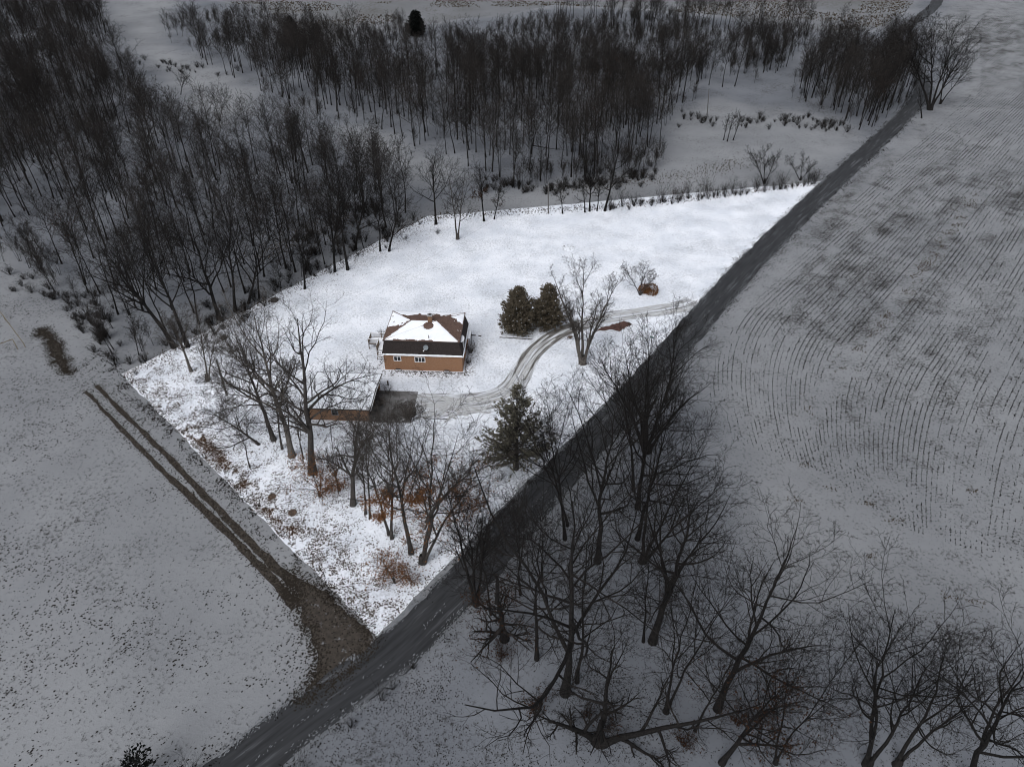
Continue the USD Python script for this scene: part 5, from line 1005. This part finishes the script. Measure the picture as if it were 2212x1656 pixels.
q = np.vstack([q, wl[nz(wl[:, 0], wl[:, 1], 0.5, 3) > 0.45], wr])
tag(obj('leaf_litter', specks(q, 0.085, 12, 0.04, 0.7), 'litter_leaf'), 'brown fallen leaves showing through the lot\'s snow', 'leaf litter', kind='stuff')
c = np.array(LineString(at2([(405, 925), (440, 955), (500, 1020), (560, 1085), (640, 1150)])).segmentize(0.25).coords); q = np.repeat(c, 40, 0) + rng.normal(0, 0.55, (len(c) * 40, 2)); q = q[nz(q[:, 0], q[:, 1], 3.0, 79, 3) > 0.46]
tag(obj('border_leaves', specks(q, 0.085, 19, 0.06, 0.7), 'oak_litter'), 'rusty band of fallen leaves just inside the lot\'s left border', 'leaf litter', kind='stuff')
# scattered grass tips across the lawn
q = rng.uniform((-62, 42), (76, 168), (150000, 2)); q = q[shapely.contains_xy(lot, q[:, 0], q[:, 1])]; q = q[rng.random(len(q)) < np.clip((nz(q[:, 0], q[:, 1], 9, 65, 3) - 0.36) * 2.2, 0.03, 1) * 0.8]
tag(obj('grass_tips', specks(q, 0.055, 13, 0.034, 0.5), 'litter_leaf'), 'sparse grass tips and leaves poking through the lawn snow', 'grass', kind='stuff')
# road edges and far meadow grass
q = []
for sgn in (-1, 1):
    t = unit(np.gradient(road_cl, axis=0)); nr = np.stack([-t[:, 1], t[:, 0]], 1)
    c = (road_cl + 0.35 * np.array([0.82, -0.57]) + nr * sgn * 2.75)[:260]; q.append(np.repeat(c, 22, 0) + rng.normal(0, 0.5, (len(c) * 22, 2)) + np.repeat(t[:260], 22, 0) * rng.uniform(-0.8, 0.8, (len(c) * 22, 1)))
q = np.vstack(q); q = q[nz(q[:, 0], q[:, 1], 2.2, 71, 2) > 0.5]
tag(obj('verge_grass', tufts(q, 0.14, 0.08, 14, 0.05), 'stubble'), 'dark grass tufts along both edges of the road', 'grass', kind='stuff')
q = []; off_ = 0.35 * np.array([0.82, -0.57]); cc = (road_cl + off_)[:260]
for lat, sp, num in ((-2.5, 0.22, 44), (2.5, 0.22, 44), (-0.2, 0.12, 5), (-1.8, 0.15, 8)):
    q.append(np.repeat(cc + nr[:260] * lat, num, 0) + rng.normal(0, sp, (260 * num, 1)) * np.repeat(nr[:260], num, 0) + rng.uniform(-0.8, 0.8, (260 * num, 1)) * np.repeat(t[:260], num, 0))
q = np.vstack(q); q = q[nz(q[:, 0], q[:, 1], 3.0, 73, 3) > 0.47]
tag(obj('road_slush', specks(q, 0.13, 21, 0.055, 0.30, dirn=math.radians(54)), 'slush'), 'thin grey slush lying along the road edges and between the wheel paths', 'slush', kind='stuff')
shapely.prepare(mead)
q = rng.uniform((-260, 300), (240, 520), (150000, 2)); q = q[shapely.contains_xy(mead, q[:, 0], q[:, 1])]; q = q[nz(q[:, 0], q[:, 1] * 2.2, 30, 75, 3) > 0.52][:26000]
tag(obj('meadow_grass', tufts(q, 0.45, 0.30, 15), 'dry_grass'), 'tan grass standing in the far meadow', 'grass', kind='stuff')
pb = []
for line, n, sp in (([(925, 472), (1100, 459), (1310, 447), (1500, 428), (1765, 396)], 1500, 0.9), ([(300, 790), (500, 690), (700, 588), (915, 474)], 700, 1.0), ([(540, 560), (640, 520), (760, 470)], 900, 2.2), ([(1190, 410), (1330, 398), (1500, 375), (1600, 345)], 800, 2.0), ([(640, 470), (740, 500), (560, 500)], 700, 5)):
    c = spline(at2(line), 0.8); pb.append(c[rng.integers(0, len(c), n)] + rng.normal(0, sp, (n, 2)))
tag(obj('brush_grass', tufts(np.vstack(pb), 0.30, 0.09, 16), 'dry_grass'), 'brown grass strips along the pasture and wood edges', 'grass', kind='stuff')

# ------------------------------------------------------------------ small things
# row of low timbers right of the house
tim = [((1015, 724), (1027, 725), 'short dark'), ((1033, 726), (1039, 726.5), 'half buried'), ((1079, 729), (1092, 730), 'thin snowy'), ((1093, 729.5), (1107, 731), 'third'), ((1108.5, 730.5), (1137, 733), 'longest'), ((1139, 732.5), (1148, 733.5), 'last')]
for (a, bq, nm), lab in zip(tim, ('short dark timber nearest the house in the low edging row', 'half buried timber second from the house in the edging row', 'thin snow covered timber in the middle of the edging row', 'grey timber left of the longest one in the edging row', 'longest dark timber of the edging row beside the cedars', 'short timber at the driveway end of the edging row')):
    A, B = at(*a), at(*bq); c = (A + B) / 2; L_ = np.linalg.norm(B - A); rz = math.degrees(math.atan2(B[1] - A[1], B[0] - A[0]))
    t_ = thing('landscape_timber', lab, 'timber', c, rz); n_ = 0.22
    obj('beam', MB().span((-L_ / 2, -0.10, -0.02), (L_ / 2, 0.10, n_)).get(), 'grey_timber', t_)
    obj('snow_cap', (lambda g_: g_)(ridge_snow((-L_ / 2, 0.02, n_), (L_ / 2, 0.02, n_), 0.055, 4, 24)), 'roof_snow', t_, smooth=True)
# mailbox
o = at(1406, 741); t_ = thing('mailbox', 'dark green mailbox on a post beside the road', 'mailbox', o, 52)
obj('post', MB().span((-.06, -.06, -0.1), (.06, .06, 1.1)).get(), 'grey_timber', t_)
sec = np.array([(-0.10, 0)] + [(0.10 * math.cos(a), 0.14 + 0.10 * math.sin(a)) for a in np.linspace(0, np.pi, 9)][::-1] + [(0.10, 0)])
bx_ = trimesh.creation.extrude_polygon(Polygon(sec * 1.25), 0.6, engine='earcut'); v = bx_.vertices[:, [0, 2, 1]] * [1, -1, 1] + [0, 0.30, 1.1]
bm_ = trimesh.Trimesh(v, bx_.faces, process=False); bm_.invert() if bm_.volume < 0 else None
obj('box', bm_, 'green_metal', t_); obj('flag', MB().span((0.125, -0.1, 1.2), (0.14, -0.05, 1.42)).span((0.125, -0.16, 1.36), (0.14, -0.05, 1.42)).get(), 'brick', t_)
obj('snow_cap', (lambda m_: (m_.vertices, m_.faces))(trimesh.creation.icosphere(2).apply_scale([0.12, 0.3, 0.05]).apply_translation([0, 0, 1.40])), 'roof_snow', t_, smooth=True)
# utility poles and wire
def pole(label, base, top, r=0.14):
    o = at(*base); q = top_of(o, top) - o; t_ = thing('utility_pole', label, 'pole', o)
    obj('shaft', tubes(np.array([[(0, 0, -0.3), q * 0.5, q]]), np.array([[r, r * 0.9, r * 0.75]]), 9), 'grey_timber', t_, smooth=True)
    d_ = unit(q); obj('insulator', MB().bar(q, q + d_ * 0.25, 0.05).get(), 'pebble', t_); obj('bracket', MB().bar(q - d_ * 0.5 + [0, -r, 0], q - d_ * 0.5 + [0, -r - 0.2, 0], 0.05).get(), 'pebble', t_)
    return o + q
pA = pole('slim grey utility pole on the back fence row', (1184, 462), (1184, 397))
pB = pole('leaning weathered pole among the trees at the lot\'s left side', (490, 854), (467, 776), 0.17)
pC = pole('thin distant utility pole in the pasture below the thicket', (1527, 249), (1531, 192))
t = np.linspace(0, 1, 40)[:, None]; P_ = pA + (pB - pA) * t - np.array([0, 0, 1.0]) * (4 * t * (1 - t)) * 2.2
tag(obj('overhead_wire', tubes(P_[None], np.full((1, 40), 0.014), 4), 'wire_grey'), 'thin overhead wire sagging across the lot between two poles', 'wire')
for k, (u, v) in enumerate(((1768, 379), (1758, 384), (1745, 388))):
    o = at(u, v); t_ = thing('fence_post', ['fence post nearest the road at the lot\'s far corner', 'middle fence post at the lot\'s far corner', 'fence post furthest from the road at the lot\'s far corner'][k], 'fence post', o)
    obj('shaft', MB().bar((0, 0, -0.2), (0.1 * (k - 1), 0, 1.5), 0.09, 7).get(), 'grey_timber', t_); obj('cap', MB().box((0.1 * (k - 1), 0, 1.51), (0.14, 0.14, 0.04)).get(), 'grey_timber', t_)
# post by the house
o = at(838, 832); t_ = thing('yard_post', 'short dark post on the snow between house and garage', 'post', o)
obj('shaft', MB().bar((0, 0, -0.1), (0, 0, 0.75), 0.11, 9).get(), 'dark_trim', t_); obj('cap', MB().bar((0, 0, 0.75), (0, 0, 0.82), 0.13, 9).get(), 'bush_leaf', t_)
# timbers lying below the turnaround
for a, bq, lab in (((918, 904), (966, 905), 'long thin timber lying on the snow right of the apron'), ((964, 889), (970, 889.5), 'short dark timber end right of the apron')):
    A, B = at(*a), at(*bq); c = (A + B) / 2; L_ = np.linalg.norm(B - A); t_ = thing('parking_timber', lab, 'timber', c, math.degrees(math.atan2(B[1] - A[1], B[0] - A[0])))
    obj('beam', MB().span((-L_ / 2, -0.09, 0.0), (L_ / 2, 0.09, 0.17)).get(), 'grey_timber', t_); obj('snow_cap', ridge_snow((-L_ / 2, 0.03, 0.16), (L_ / 2, 0.03, 0.16), 0.06, 6, 30), 'roof_snow', t_, smooth=True)
A, B = at(864, 911), at(875, 905); c = (A + B) / 2; t_ = obj('white_board', MB().box((c[0], c[1], 0.10), (np.linalg.norm(B - A), 0.16, 0.05), math.atan2(B[1] - A[1], B[0] - A[0])).get(), 'white_trim'); tag(t_, 'white board lying at the lower edge of the apron', 'board')
# heaps
def heap(name, label, cat, uv, r, h, mat, seed, n=260, leaf='litter_leaf', lname='leaves'):
    o = at(*uv); t_ = thing(name, label, cat, o); rng = np.random.default_rng(seed)
    m_ = trimesh.creation.icosphere(3); v = m_.vertices * [r, r, h]; v *= (0.8 + 0.45 * meshkit.fbm(m_.vertices * 2.2, 3, seed))[:, None]; v[:, 2] -= 0.05
    obj('mound', (v, m_.faces), mat, t_, smooth=True)
    d = unit(rng.normal(0, 1, (n, 3))); d[:, 2] = np.abs(d[:, 2]); obj(lname, leaves_at(rng, d * [r, r, h], 0.10, n, 0.06), leaf, t_)
heap('burn_pile', 'snow covered burn pile with dark bits on the open lawn', 'burn pile', (1228, 536), 1.3, 0.3, 'clump_snow', 1, 120)
heap('leaf_pile', 'brown leaf pile on the snow nearer the left border', 'leaf pile', (588, 1072), 0.6, 0.14, 'litter_mix', 2, 120, 'litter_leaf')
heap('leaf_pile', 'brown leaf pile below the low oak thick with leaves', 'leaf pile', (631, 1107), 0.65, 0.14, 'litter_mix', 3, 120, 'litter_leaf')
heap('leaf_pile', 'dark spread of leaves and vines on the apron', 'leaf pile', (880, 890), 2.3, 0.10, 'wet_concrete', 4, 1500, 'litter_dark')
heap('leaf_pile', 'rusty leaf pile on the driveway edge beside the multi-stemmed tree', 'leaf pile', (1231, 728), 0.7, 0.10, 'litter_mix', 5, 120, 'litter_leaf')
heap('tree_stump', 'lone brown stump near the top of the left trees', 'stump', (484, 731), 0.55, 0.6, 'bark_pale', 6, 30)
heap('tree_stump', 'brown stump at the left fence row beside the snow edge', 'stump', (593, 650), 0.7, 0.7, 'bark_oak', 7, 60)
# low rail frame at the left edge
A, B, C, D_, E_ = at(-60, 595), at(55, 750), at(-60, 777), at(32, 742), at(39, 755); t_ = thing('rail_fence', 'low thin yellowish rail frame at the left picture edge', 'rail fence', A)
up_ = np.array([0, 0, 0.9])
for p, q in ((A, B), (C, D_), (D_, E_)): obj('rail', MB().bar(p - A + up_, q - A + up_, 0.05, 6).get(), 'rail_yellow', t_)
for p in (A, B, C, D_, E_, A + (B - A) * 0.33, A + (B - A) * 0.66): obj('post', MB().bar(p - A, p - A + up_, 0.05, 6).get(), 'rail_yellow', t_)
# fallen logs
for (a, bq, lab, r) in (((1148, 315), (1250, 330), 'fallen dark log on the floor of the dense woods', 0.16), ((1345, 1205), (1368, 1228), 'fallen branch on the snow in the roadside grove', 0.08)):
    A, B = at(*a), at(*bq); L_ = np.linalg.norm(B - A); t_ = thing('fallen_log', lab, 'log', A, math.degrees(math.atan2(B[1] - A[1], B[0] - A[0])))
    rng = np.random.default_rng(int(L_ * 10)); pp = np.stack([np.linspace(0, L_, 8), rng.normal(0, 0.15, 8), np.full(8, r * 0.8)], 1); rr_ = np.linspace(r, r * 0.35, 8)
    obj('trunk', tubes(pp[None], rr_[None], 7), 'bark_wet', t_, smooth=True); P2, R2, L2 = kids(rng, pp[None], rr_[None], np.array([L_]), 7, 0.4, 0.98, (35, 70), 0.22, 0.6, 0.5, 5, 0.12, 0.05, 0.02); obj('branches', tubes(P2, R2, 4), 'bark_wet', t_)
